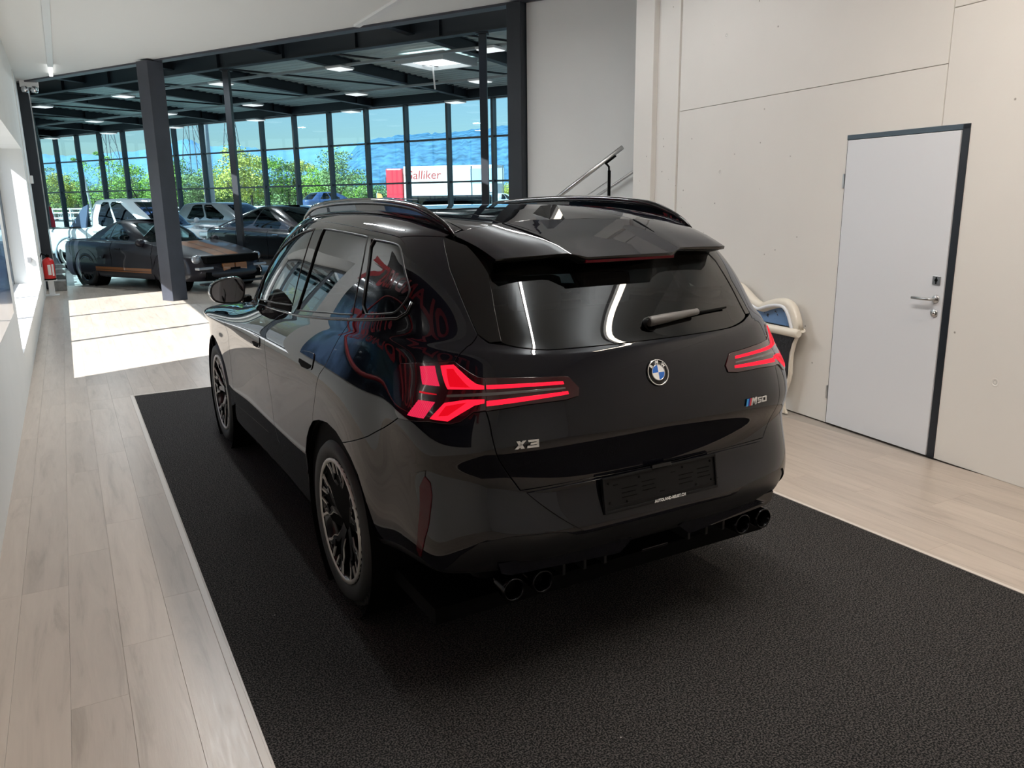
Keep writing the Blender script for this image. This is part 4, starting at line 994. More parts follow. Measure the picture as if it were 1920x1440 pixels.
def boardtext(s, y, z, size, m, bold=.0):
    # seen from the room (+x side) y grows to the right-hand side's left: mirror so that it reads correctly
    M = Matrix(((0, 0, 1, -2.2345), (1, 0, 0, y), (0, 1, 0, z), (0, 0, 0, 1)))
    return text('sign_lettering', s, size, m, bd, M, .001, bold=bold)
boardtext('AUTOLAND REUST', .75, 2.62, .98, M_SRED, .02)
boardtext('AUTOLAND REUST', 1.9, 1.55, .50, M_SRED, .012)
t = MB()
for r0 in (1.0,):
    pts = [(-2.234, 1.6+2.1*math.cos(a), 1.56+.52*math.sin(a)) for a in np.linspace(0, 2*PI, 49)]
    t.tube(pts, .022, 6, cap=False)
t.build('sign_ring', M_SRED, bd)

# ---------------------------------------------------------------- back wall and right wall
S_(MB().box((-2.76, -6.8, 0), (5, -6.5, CEIL)).build('wall_back', M_PLAS))
rw = S_(MB().box((0, 0, 0), (.01, .01, .01)).build('wall_right', M_CONC))
me = rw.data; bm = bmesh.new()
core = MB(); core.box((-2.43, 0, -.30), (.385, CEIL, -.02)); core.box((.385, 2.10, -.30), (1.335, CEIL, -.02)); core.box((1.335, 0, -.30), (8.3, CEIL, -.02)); core.bm.transform(MW); core.bm.to_mesh(me); core.bm.free(); bm.free()
def wpanel(name, poly, o0=-.02, o1=0., m=None):
    p = MB(); p.prism(poly, o1-o0, MW @ Matrix.Translation((0, 0, o0)), bevel=.002); return p.build(name, m or M_CONC, rw)
g = .002
wpanel('concrete_panel', [(-1.69, 0), (.383, 0), (.383, 2.102), (1.135-g, 2.102), (1.135-g, 2.465-g), (-1.69, 2.465-g)])
wpanel('concrete_panel', [(-1.69, 2.465+g), (1.135-g, 2.465+g), (1.135-g, CEIL), (-1.69, CEIL)])
wpanel('concrete_panel', [(1.337, 0), (8.3, 0), (8.3, 2.778-g), (1.135+g, 2.778-g), (1.135+g, 2.102), (1.337, 2.102)])
wpanel('concrete_panel', [(1.135+g, 2.778+g), (8.3, 2.778+g), (8.3, CEIL), (1.135+g, CEIL)])
wpanel('concrete_strip', [(-2.02, 0), (-1.715, 0), (-1.715, CEIL), (-2.02, CEIL)], -.02, .004)
wpanel('concrete_pier', [(-2.43, 0), (-2.10, 0), (-2.10, CEIL), (-2.43, CEIL)], -.02, .035)
for a, z in ((-1.04, 3.01), (-1.045, 1.90), (1.69, .585), (-2.25, 2.55), (-2.24, 1.62), (2.9, 1.6), (2.9, 2.4)):
    M = MW @ Matrix.Translation((a, z, 0)); h = MB(); h.lathe([(.012, -.004), (.016, .0008), (.024, .0016), (.027, .0005)], 'Z', n=20); h.bm.transform(M); o = h.build('tie_hole', M_CONC, rw)
    h = MB(); h.lathe([(0, -.001), (.013, .0004)], 'Z', n=16); h.bm.transform(M); h.build('tie_plug', mat('grey_mortar', (.50, .49, .46), .9), rw)
# door
dr = S_(MB().box((.397, .006, -.03), (1.283, 2.066, .012), .003).build('door_1', M_DOOR)); dr.data.transform(MW)
for a, b in (((1.288, 0, -.08), (1.337, 2.102, .006)), ((.383, 2.070, -.08), (1.337, 2.102, .006)), ((.383, 0, -.08), (.396, 2.07, .001)), ((.385, 0, -.12), (1.335, 2.1, -.075))):
    f_ = MB(); f_.box(a, b, .0015); f_.bm.transform(MW); f_.build('door_frame', M_DARKF if a[1] < 2 else mat('blue_grey_frame', (.055, .085, .11), .4), dr)
h = MB(); h.tube([(1.235, 1.038, .012), (1.235, 1.038, .062), (1.222, 1.038, .068), (1.10, 1.038, .068)], .0095, 12); h.bm.transform(MW); h.build('door_handle', M_STEEL, dr)
for z, r in ((1.038, .026), (.948, .026)):
    h = MB(); h.lathe([(0, .020), (r*.9, .020), (r, .016), (r, .010)], 'Z', (1.235, z, 0), n=24); h.bm.transform(MW); o = h.build('rosette', M_STEEL, dr)
h = MB(); h.lathe([(0, .026), (.010, .026), (.013, .018)], 'Z', (1.235, .948, 0), n=16); h.bm.transform(MW); h.build('lock_cylinder', M_CHROME, dr)
h = MB(); h.box((1.200, 1.128, .010), (1.256, 1.184, .019), .002); h.bm.transform(MW); h.build('indicator_plate', M_STEEL, dr)
h = MB(); h.lathe([(0, .0205), (.011, .0205), (.011, .018)], 'Z', (1.228, 1.158, 0), n=14); h.box((1.2235, 1.134, .018), (1.2325, 1.178, .0203)); h.bm.transform(MW); h.build('indicator_mark', M_MATTE, dr)
for z in (.24, 1.79):
    h = MB(); h.box((.374, z-.05, -.004), (.39, z+.05, .012), .003); h.bm.transform(MW); h.build('hinge', M_STEEL, dr)

# ---------------------------------------------------------------- ceiling of the near room, beam and posts along its open side
c_ = MB(); edge = [tuple((uv(u, .02))[:2]) for u in (-4.6, 16)]
c_.prism([(-2.8, -6.8), (9.5, -6.8), (edge[1][0], edge[1][1]), (edge[0][0], edge[0][1]), (-2.8, 16.3)][::1], .3, Matrix.Translation((0, 0, CEIL)))
ce = S_(c_.build('ceiling', M_CEIL))
lt_m = mat('lit_lamp_cover', (.9, .9, .9), .4, emit=(1, .97, .92), estr=3.2)
for i, (x, y, rz) in enumerate(LAMPS):
    t = empty('ceiling_lamp', (x, y, CEIL), rz); tag(t, ['narrow hanging linear lamp above the SUV, left of its roof', 'narrow hanging linear lamp above the SUV, right of its roof', 'narrow hanging linear lamp above the baroque bench', 'narrow hanging linear lamp above the far carpet edge'][i], 'lamp', 'linear lamps under the white ceiling')
    MB().box((-.05, -1.5, -.315), (.05, 1.5, -.27), .004).build('housing', mat('white_plastic', (.8, .8, .8), .35), t)
    for yy in (-1.2, 1.2): MB().tube([(0, yy, -.28), (0, yy, 0)], .004, 6).build('wire', MATS['white_plastic'], t)
    MB().box((-.042, -1.48, -.326), (.042, 1.48, -.315), .003).build('diffuser', lt_m, t)
t = empty('batten_lamp', (-1.66, 11.4, CEIL-.002)); tag(t, 'long white batten lamp with a lit end piece along the left ceiling edge', 'lamp')
MB().box((-.045, -3.6, -.05), (.045, 2.0, 0), .006).build('housing', MATS['white_plastic'], t); MB().box((-.03, 2.02, -.06), (.03, 3.1, -.01), .006).build('diffuser', mat('lit_end_piece', (.9, .9, .9), .4, emit=(1, .98, .94), estr=1.6), t)
t = empty('ceiling_rail', (2.06, 7.3, CEIL)); tag(t, 'slim white rail on the ceiling leading towards the dark beam', 'rail')
MB().box((-.045, -1.2, -.035), (.045, .85, 0), .004).build('channel', MATS['white_plastic'], t)

bm_ = S_(uvbox(-4.55, 16, -.02, .16, CEIL-.03, CEIL+.35).build('beam_ceiling_edge', M_GREY))
def col(name, u, v, w, z1, m, label, cat='column', grp=None, rot=0.):
    o = empty(name, uv(u, v), UROT+rot); tag(o, label, cat, grp)
    MB().box((-w/2, -w/2, 0), (w/2, w/2, z1), .006).build('shaft', m, o)
    MB().box((-w/2-.05, -w/2-.05, 0), (w/2+.05, w/2+.05, .012)).build('base_plate', m, o) if w < .2 else None
    MB().box((-w/2-.04, -w/2-.04, z1-.02), (w/2+.04, w/2+.04, z1)).build('head_plate', m, o) if w < .2 else None
    return o
col('steel_column', 0, -.02, .30, CEIL-.03, M_GREY, 'thick anthracite square column standing alone in the hall opening beside the striped coupe')
col('steel_column', 7.22, .0, .20, CEIL-.03, M_BEAM, 'dark steel post beside the white staircase wall')
col('steel_column', -1.71, 3.0, .13, 4.4, M_BEAM, 'thin dark post in the glass hall right of the thick column', rot=.5)
col('steel_column', 4.81, 2.9, .13, 4.4, M_BEAM, 'thin dark post in the glass hall left of the staircase wall', rot=.5)
o = empty('steel_column', (-2.2, 15.95, 0)); tag(o, 'dark steel post at the end of the left wall, behind the fire extinguisher', 'column')
MB().box((-.12, -.15, 0), (.12, .15, CEIL-.03), .006).build('shaft', M_BEAM, o); MB().box((.125, -.02, 0), (.14, .0, CEIL-.05)).build('cable', mat('pale_cable', (.6, .6, .6), .5), o)
t = empty('twin_spotlight', (-2.05, 15.72, CEIL-.06)); tag(t, 'white twin emergency spotlight at the head of the left wall post', 'lamp')
MB().box((-.16, -.05, -.06), (.16, .06, .06), .01).build('housing', MATS['white_plastic'], t)
for x in (-.08, .08): MB().lathe([(0, -.16), (.06, -.16), (.075, -.10), (.05, -.05)], 'Z', (x, -.02, 0), n=16).build('spot', M_CHROME, t)

# staircase wall with its handrails
sw = S_(uvbox(7.33, 17, .03, .30, 0, CEIL).build('wall_staircase', M_PLAS))
hr = empty('handrail', (0, 0, 0)); tag(hr, 'steel stair handrail on a dark post in front of the white staircase wall', 'handrail')
A, B = uv(9.04, -.9, 2.215), uv(7.7, -.9, 1.34)
MB().tube([A, B], .024, 12).build('rail', M_STEEL, hr)
MB().tube([uv(8.89, -.9, 0.0), uv(8.89, -.9, 1.98)], .017, 8).build('post', M_MATTE, hr)
MB().tube([uv(8.89, -.9, 1.95), uv(8.885, -.9, 2.02), uv(8.84, -.9, 2.065)], .011, 8).build('bracket', M_MATTE, hr)
MB().tube([uv(8.84, -.9, 2.055), uv(8.96, -.9, 2.133)], .016, 8).build('saddle', M_MATTE, hr)
hr = empty('handrail', (0, 0, 0)); tag(hr, 'wall-mounted steel stair handrail rising along the white staircase wall', 'handrail')
MB().tube([uv(9.3, -.06, 2.27), uv(7.75, -.06, 1.36)], .017, 10).build('rail', M_STEEL, hr)
for u in (8.0, 9.1): MB().tube([uv(u, -.06, 2.27-(9.3-u)*.587), uv(u, .03, 2.20-(9.3-u)*.587)], .008, 8).build('bracket', M_STEEL, hr)
MB().tube([uv(8.47, .02, 1.90), uv(7.75, .02, 1.48)], .004, 6).build('cable', mat('pale_cable', (.6, .6, .6), .5), hr)
st_ = S_(MB().box((0, 0, 0), (.01, .01, .01)).build('stairs', M_PLAS)); st_.scale = (1, 1, 1)
for k in range(8):
    m = uvbox(7.6+.27*k, 9.76, -.95, .02, .17*k, .17*(k+1)); m.build('step', M_PLAS, st_)

# ---------------------------------------------------------------- glass hall: roof deck, beams, front
ZF = 4.3
S_(MB().box((0, 0, 0), (1, 1, 1)).build('ceiling_hall', M_DECK)); dk = bpy.data.objects['ceiling_hall']
prof = []; v = .1
while v < 9.8:
    prof += [(v, .0), (v+.08, .0), (v+.11, .06), (v+.19, .06)]; v += .22
dk.data.clear_geometry(); vs, fs = [], []
for u in (-26, 15):
    for v, h in prof:
        p = uv(u, v, 4.86-.035*v+h); vs.append(tuple(p))
k = len(prof)
for i in range(k-1): fs.append((i, i+1, k+i+1, k+i))
dk.data.from_pydata(vs, [], fs)
rf = S_(uvbox(-26, 15, .05, 9.9, 5.0, 5.2).build('roof_hall', M_LITE))
def ibeam(name, p, q, h, w, m, parent=None, label=None, grp=None):
    """I-section from p to q, top at the given points"""
    p, q = Vector(p), Vector(q); L_ = (q-p).length; x = (q-p).normalized(); y = Vector((0, 0, 1)).cross(x).normalized(); z = x.cross(y)
    M = Matrix(((x.x, y.x, z.x, p.x), (x.y, y.y, z.y, p.y), (x.z, y.z, z.z, p.z), (0, 0, 0, 1)))
    mb = MB(); mb.box((0, -w/2, -.018), (L_, w/2, 0)); mb.box((0, -w/2, -h), (L_, w/2, -h+.018)); mb.box((0, -.008, -h+.018), (L_, .008, -.018))
    for xx in np.arange(.9, L_, 1.9): mb.box((xx, -w/2+.01, -h+.018), (xx+.012, w/2-.01, -.018))
    mb.bm.transform(M); o = mb.build(name, m, parent)
    return o
gb = S_(ibeam('beam_main', uv(-14, 2.85, 4.76), uv(15, 2.85, 4.76), .36, .18, M_BEAM))
for i in range(-7, 5):
    u = -.05+3.3*i+.1
    S_(ibeam('beam_cross', uv(u, .2, 4.84), uv(u, 9.55, 4.55), .24, .16, M_BEAM))
S_(uvbox(-26, 15, 9.35, 9.6, ZF, ZF+.28).build('beam_front', M_BEAM))
S_(ibeam('beam_ties', uv(-14, 6.2, 4.80), uv(15, 6.2, 4.80), .13, .10, M_BEAM))
TZ = {1.6: 4.54, 4.16: 4.46, 6.9: 4.375, 9.2: 4.29}
for v in (1.6, 4.16, 6.9):
    tag(uvbox(-20, 14, v-.05, v+.05, TZ[v]-.045, TZ[v]).build('cable_tray', M_LITE), {1.6: 'grey cable tray under the hall roof nearest the white ceiling', 4.16: 'grey cable tray under the hall roof just past the thin posts', 6.9: 'grey cable tray under the hall roof midway to the glass'}[v], 'cable tray')
br = MB()
for i in range(-5, 4):
    u = -.05+3.3*i+.1
    br = MB(); br.tube([uv(u+.1, 3.2, 4.66), uv(u+3.1, 9.2, 4.46)], .022, 6); tag(br.build('wind_brace', M_BEAM), 'thin dark diagonal brace, %s from the left under the hall roof' % ['first', 'second', 'third', 'fourth', 'fifth', 'sixth', 'seventh', 'eighth', 'ninth'][i+5], 'brace', 'diagonal braces under the hall roof')
led = mat('lit_hall_panel', (.9, .9, .9), .4, emit=(.95, 1, 1), estr=.8); proto = None
for v, us in ((1.6, (-8.65, -4.92, -1.21, 2.53, 6.2)), (4.16, (-10.8, -7.04, -3.29, .42, 4.16)), (6.9, (-12.8, -9.09, -5.38, -1.6, 2.12)), (9.2, (-19.4, -15.7, -11.9, -7.9, -3.9, -.2))):
    for u in us:
        t = empty('panel_lamp', uv(u, v, TZ[v]-.086), UROT); tag(t, 'small square hall lamp, %s from left in the row %s' % (['first', 'second', 'third', 'fourth', 'fifth', 'sixth'][us.index(u)], {1.6: 'nearest the white ceiling', 4.16: 'past the thin posts', 6.9: 'midway to the glass', 9.2: 'along the glass'}[v]), 'lamp', 'panel lamps under the hall roof')
        if proto is None:
            a = MB().box((-.21, -.21, .0), (.21, .21, .04), .004).build('housing', MATS['white_plastic'], t); b = MB().box((-.19, -.19, -.012), (.19, .19, 0)).build('diffuser', led, t); proto = (a.data, b.data)
        else:
            for nm, d in zip(('housing', 'diffuser'), proto):
                o = bpy.data.objects.new(nm, d); COL.objects.link(o); o.parent = t
sk = empty('skylight', uv(1.94, 5.5, 4.58), UROT); tag(sk, 'roof skylight with a self-glowing dome and a hanging winding rod in the hall roof', 'skylight')
MB().box((-.55, -.55, -.02), (.55, .55, .06)).build('dome', mat('glowing_sky_dome', (.9, .9, .9), .5, emit=(.9, .98, 1), estr=2.2), sk)  # dome emits by itself in place of daylight coming through
for a, b in (((-.62, -.62), (.62, -.54)), ((-.62, .54), (.62, .62)), ((-.62, -.54), (-.54, .54)), ((.54, -.54), (.62, .54))): MB().box((*a, -.10), (*b, .06)).build('curb', mat('pale_metal', (.5, .53, .54), .4), sk)
MB().tube([(.1, -.3, -.05), (.12, -.25, -.62)], .018, 8).build('rod', MATS['white_plastic'], sk)

# front glazing: mullions, transoms and single panes
fr_ = S_(uvbox(-24, 15, 9.55, 9.70, ZF-.02, ZF+.04).build('window_2', M_FRAME))
mull = None; MU = [-2.17+1.47*k for k in range(-13, 10)]
for u in MU:
    if mull is None:
        m = MB(); m.box((-.035, -.02, -.1), (.035, .16, ZF)); mull = m.build('mullion', M_FRAME, fr_); o = mull
    else:
        o = bpy.data.objects.new('mullion', mull.data); COL.objects.link(o); o.parent = fr_
    o.matrix_local = Matrix.Translation(uv(u, 9.48)) @ Matrix.Rotation(UROT, 4, 'Z')
for z in (3.32, 2.17, 1.05, .05):
    uvbox(-24, 15, 9.53, 9.60, z-.025, z+.025).build('transom', M_FRAME, fr_)
pan = {}
ZS = [.05, 1.05, 2.17, 3.32, ZF]
for u in MU[:-1]:
    for j in range(4):
        if j not in pan:
            m = MB(); m.box((0, -.004, 0), (1.40, .004, ZS[j+1]-ZS[j]-.05)); o = m.build('pane', M_PANE, fr_); pan[j] = o.data
        else:
            o = bpy.data.objects.new('pane', pan[j]); COL.objects.link(o); o.parent = fr_
        o.matrix_local = Matrix.Translation(uv(u+.035, 9.565, ZS[j]+.025)) @ Matrix.Rotation(UROT, 4, 'Z')
# left glazing of the hall, seen edge-on
lf = S_(MB().box((-2.42, 16.1, ZF-.15), (-2.22, 36.4, ZF+.3)).build('window_3', M_FRAME))
for k in range(14): MB().box((-2.40, 16.3+1.5*k, 0), (-2.22, 16.36+1.5*k, ZF)).build('mullion', M_FRAME, lf)
MB().box((-2.34, 16.1, 0), (-2.26, 36.2, .5)).build('dado_panel', M_FRAME, lf)
for z in (1.9, 3.2): MB().box((-2.36, 16.1, z), (-2.28, 36.2, z+.05)).build('transom', M_FRAME, lf)
MB().box((-2.335, 16.1, .5), (-2.325, 36.2, ZF-.1)).build('pane', M_PANE, lf)
slat = None
for k in range(24):
    o = MB().box((-.01, -.03, 1.1), (.01, .03, 3.0)).build('blind_slat', M_BEAM, lf) if slat is None else bpy.data.objects.new('blind_slat', slat)
    if slat is None: slat = o.data
    else: COL.objects.link(o); o.parent = lf
    o.location = (-2.20, 16.5+.5*k, 0)

# ---------------------------------------------------------------- small things along the left wall
t = empty('extinguisher_stand', (-2.14, 14.45, 0)); tag(t, 'slim white floor stand under the red fire extinguisher', 'stand')
MB().box((-.05, -.05, .02), (.05, .05, .30), .01).build('post', MATS['white_plastic'], t); MB().box((-.12, -.12, 0), (.12, .12, .02), .004).build('base', MATS['white_plastic'], t); MB().box((-.11, -.11, .29), (.11, .11, .30)).build('plate', MATS['white_plastic'], t)
t = empty('fire_extinguisher', (-2.14, 14.45, .30)); tag(t, 'red fire extinguisher with white label by the left wall end', 'fire extinguisher')
MB().lathe([(0, 0), (.09, 0), (.10, .015), (.10, .33), (.09, .375), (.05, .41), (.028, .42), (.028, .44), (0, .44)], 'Z', n=24).build('cylinder', mat('signal_red', (.62, .015, .012), .3, coat=.5), t)
MB().lathe([(.101, 0), (.101, .03)], 'Z', n=24).build('foot_ring', M_MATTE, t)
MB().box((-.035, -.04, .43), (.035, .02, .475), .006).build('valve', M_MATTE, t); MB().tube([(.0, -.03, .47), (.0, -.10, .49)], .008, 6).build('lever', M_MATTE, t)
MB().tube([(-.02, -.01, .46), (-.09, -.03, .50), (-.125, -.05, .42), (-.118, -.06, .25)], .012, 8).build('hose', M_MATTE, t)
m = MB(); n_ = 8
for (a0, a1, z0, z1) in ((-100, -70, .10, .29), (-60, -36, .08, .30)):
    for k in range(n_):
        p = [R(a0+(a1-a0)*k/n_), R(a0+(a1-a0)*(k+1)/n_)]
        m.quad([(.1015*math.cos(p[0]), .1015*math.sin(p[0]), z0), (.1015*math.cos(p[1]), .1015*math.sin(p[1]), z0), (.1015*math.cos(p[1]), .1015*math.sin(p[1]), z1), (.1015*math.cos(p[0]), .1015*math.sin(p[0]), z1)])
m.build('label', mat('label_white', (.8, .78, .76), .5), t)
for i, y in enumerate((15.5, 17.2, 18.9, 20.6)):
    o = MB().box((-.11, -.18, 0), (.11, .18, .2), .012).build('concrete_block', mat('grey_concrete', (.24, .24, .23), .85, noise=(12, .2))); o.location = (-2.0, y, 0)
    tag(o, 'grey concrete block, %s of the row along the left glazing' % ['nearest', 'second', 'third', 'farthest'][i], 'block', 'concrete blocks along the left glazing')

# ---------------------------------------------------------------- white baroque bench against the right wall
bn = empty('baroque_bench', (0, 0, 0)); bn.matrix_world = MW @ Matrix.Translation((-.68, 0, .03)); tag(bn, 'white carved baroque bench with blue back panel against the right wall', 'bench')
M_BW = mat('ivory_lacquer', (.78, .72, .62), .32, coat=.3)
def wav(x): # top edge of the back over half the width, x from the middle
    x = abs(x); return .885+.075*math.cos(min(x/.38, 1)*PI)*(x < .38)+(x >= .38)*(.06*math.sin((x-.38)/.24*PI*.5)-.075 if x < .62 else -.015-.30*((x-.62)/.18)**2.6)
top = [(x, wav(x*.964)) for x in np.linspace(-.83, .83, 65)]
pts = [Vector((x, z, .05)) for x, z in top]; pts = [Vector((-.82, .69, .05))]+pts[1:-1]+[Vector((.82, .69, .05))]
m = MB(); m.tube(pts, .040, 12); m.build('back_frame', M_BW, bn)
m = MB(); m.tube([Vector((p.x*.955, (p.y-.66)*.91+.66, .085)) for p in pts], .014, 8); m.build('inner_moulding', mat('white_moulding', (.8, .82, .86), .35), bn)
m = MB(); m.prism([(-.77, .69)]+[(x*.95, max(.70, z-.03)) for x, z in top[2:-2]]+[(.77, .69)], .03); m.build('back_panel', mat('blue_airbrush_panel', (.03, .05, .09), .35), bn)
n = MATS['blue_airbrush_panel'].node_tree; b_ = n.nodes['Principled BSDF']; tc = n.nodes.new('ShaderNodeTexCoord')
mp = n.nodes.new('ShaderNodeMapping'); mp.inputs['Location'].default_value = (-.9, -1.6, 0); mp.inputs['Scale'].default_value = (2.2, 2.1, 0); gr = n.nodes.new('ShaderNodeTexGradient'); gr.gradient_type = 'SPHERICAL'
nz = n.nodes.new('ShaderNodeTexNoise'); nz.inputs['Scale'].default_value = 22; nz.inputs['Detail'].default_value = 4
rp = n.nodes.new('ShaderNodeValToRGB'); e = rp.color_ramp.elements; e[0].position = .0; e[0].color = (.02, .022, .03, 1); e[1].position = .45; e[1].color = (.16, .30, .55, 1)
lt = n.nodes.new('ShaderNodeMapRange'); lt.inputs[1].default_value = .62; lt.inputs[2].default_value = .66; mx = n.nodes.new('ShaderNodeMix'); mx.data_type = 'RGBA'; mx.inputs[7].default_value = (.01, .012, .03, 1)
n.links.new(tc.outputs['Object'], mp.inputs[0]); n.links.new(mp.outputs[0], gr.inputs[0]); n.links.new(gr.outputs['Fac'], rp.inputs[0]); n.links.new(tc.outputs['Object'], nz.inputs[0]); n.links.new(nz.outputs[0], lt.inputs[0]); n.links.new(lt.outputs[0], mx.inputs[0]); n.links.new(rp.outputs[0], mx.inputs[6]); n.links.new(mx.outputs[2], b_.inputs['Base Color'])
MB().tube([(-.85, .66, .09), (-.838, .66, .09), (.838, .66, .09), (.85, .66, .09)], [.026, .034, .034, .026], 14).build('seat_rail', M_BW, bn)
MB().box((-.76, .64, -.02), (.76, .675, .085), .006).build('seat', M_SEAT, bn)
half = [(.815, .64), (.785, .575), (.765, .49), (.762, .41), (.766, .33), (.752, .26), (.722, .18), (.702, .10), (.718, .04), (.745, .0), (.665, 0), (.642, .07), (.632, .15), (.62, .20)]
MB().prism(half+[(-x, z) for x, z in half[::-1]], .032, Matrix.Translation((0, 0, .048)), bevel=.008).build('front_frame', M_BW, bn)
hb_ = [(.800, .63), (.770, .57), (.750, .49), (.747, .41), (.750, .33), (.738, .265), (.725, .235)]
MB().prism(hb_+[(-x, z) for x, z in hb_[::-1]], .008, Matrix.Translation((0, 0, .079)), bevel=.002).build('front_panel', mat('black_vinyl', (.012, .012, .015), .45, bump=(26, .5, .01)), bn)
# ---------------------------------------------------------------- other vehicles: one cage recipe, cut into panels
def car_cage(yr, yf, w, sill, bz, gb, gt, rz, nose=.0, tail=.0, tuck=.05, sh=.04, rcx=(.40, .72, .90), rcy=(.02, .09, .24), fcy=None, tumble=.0):
    """yr, yf ends; w half width; bz belt heights (tail, mid, nose); gb cabin base (y0, y1, x, z0, z1); gt cabin top (y0, y1, x, z); rz roof height"""
    fcy = fcy or rcy; rows = []
    def ring(y0, y1, x, zf, k=1., kr=1., kf=1.):
        L_ = y1-y0; out = [(0, y0)]
        for cx, cy in zip((rcx[0], rcx[1], rcx[2]), (rcy[0], rcy[1], rcy[2])): out.append((x*cx, y0+cy*kr))
        a, b = y0+rcy[2]*kr+.16, y1-fcy[2]*kf-.16
        for t in np.linspace(0, 1, 8): out.append((x*(1-.02*abs(2*t-1)**3), a+(b-a)*t))
        for cx, cy in zip((rcx[2], rcx[1], rcx[0]), (fcy[2], fcy[1], fcy[0])): out.append((x*cx, y1-cy*kf))
        out.append((0, y1))
        return [(px, py, zf(py)) for px, py in out]
    L_ = yf-yr
    def belt(y):
        t = (y-yr)/L_; return np.interp(t, [0, .16, .5, .74, .93, 1], [bz[0]-.03, bz[0], bz[1], bz[2]+.02, bz[2]-.05, bz[2]-.13])
    rows.append(ring(yr+.14, yf-.10, w-.07, lambda y: sill))
    rows.append(ring(yr+.04, yf-.02, w-.015, lambda y: sill+.10))
    rows.append(ring(yr+.0, yf+.0, w, lambda y: sill+(belt(y)-sill)*.38))
    rows.append(ring(yr+.01, yf-.0-nose*.3, w-.012, lambda y: sill+(belt(y)-sill)*.62))
    rows.append(ring(yr+.02+tail*.5, yf-.03-nose*.6, w-.002, lambda y: sill+(belt(y)-sill)*.86))
    rows.append(ring(yr+.05+tail, yf-.09-nose, w-sh, lambda y: belt(y)))
    y0, y1, gx, z0, z1 = gb
    def gz(y, o=0): return np.interp(y, [y0, y1], [z0, z1])+o
    rows.append(ring((yr+.05+tail)*.55+y0*.45, (yf-.09-nose)*.6+y1*.4, w-sh-.05, lambda y: np.interp(y, [yr, y0, y1, yf], [bz[0]+.005, z0-.01, z1-.005, bz[2]-.08]), 1, .9, 1.))
    rows.append(ring(y0, y1, gx, lambda y: gz(y), 1, .8, 1.2))
    u0, u1, ux, uz = gt
    for t in (.3, .68):
        rows.append(ring(y0+(u0-y0)*t, y1+(u1-y1)*t, gx+(ux-gx)*t+.03*math.sin(PI*t)+tumble*t*(1-t), lambda y: gz(y)*(1-t)+(uz)*t, 1, .75, 1.1))
    rows.append(ring(u0, u1, ux, lambda y: uz-.012-.02*abs((y-(u0+u1)/2)/((u1-u0)/2))**2, 1, .7, 1.))
    rows.append(ring(u0+.16, u1-.16, ux-.11, lambda y: rz-.015-.03*abs((y-(u0+u1)/2)/((u1-u0)/2))**2, 1, .6, .9))
    rows.append(ring(u0+.45, u1-.45, ux*.45, lambda y: rz-.003-.012*abs((y-(u0+u1)/2)/((u1-u0)/2))**2, 1, .5, .7))
    c = ring(u0+.75, u1-.75, .3, lambda y: rz, 1, .3, .4)
    rows.append([(0, y, z) for x, y, z in c])
    return rows
def paint(name, c, rough=.3, metal=0., coat=1.):
    return mat(name, c, rough, metal=metal, coat=coat, coat_rough=.02, spec=.3)
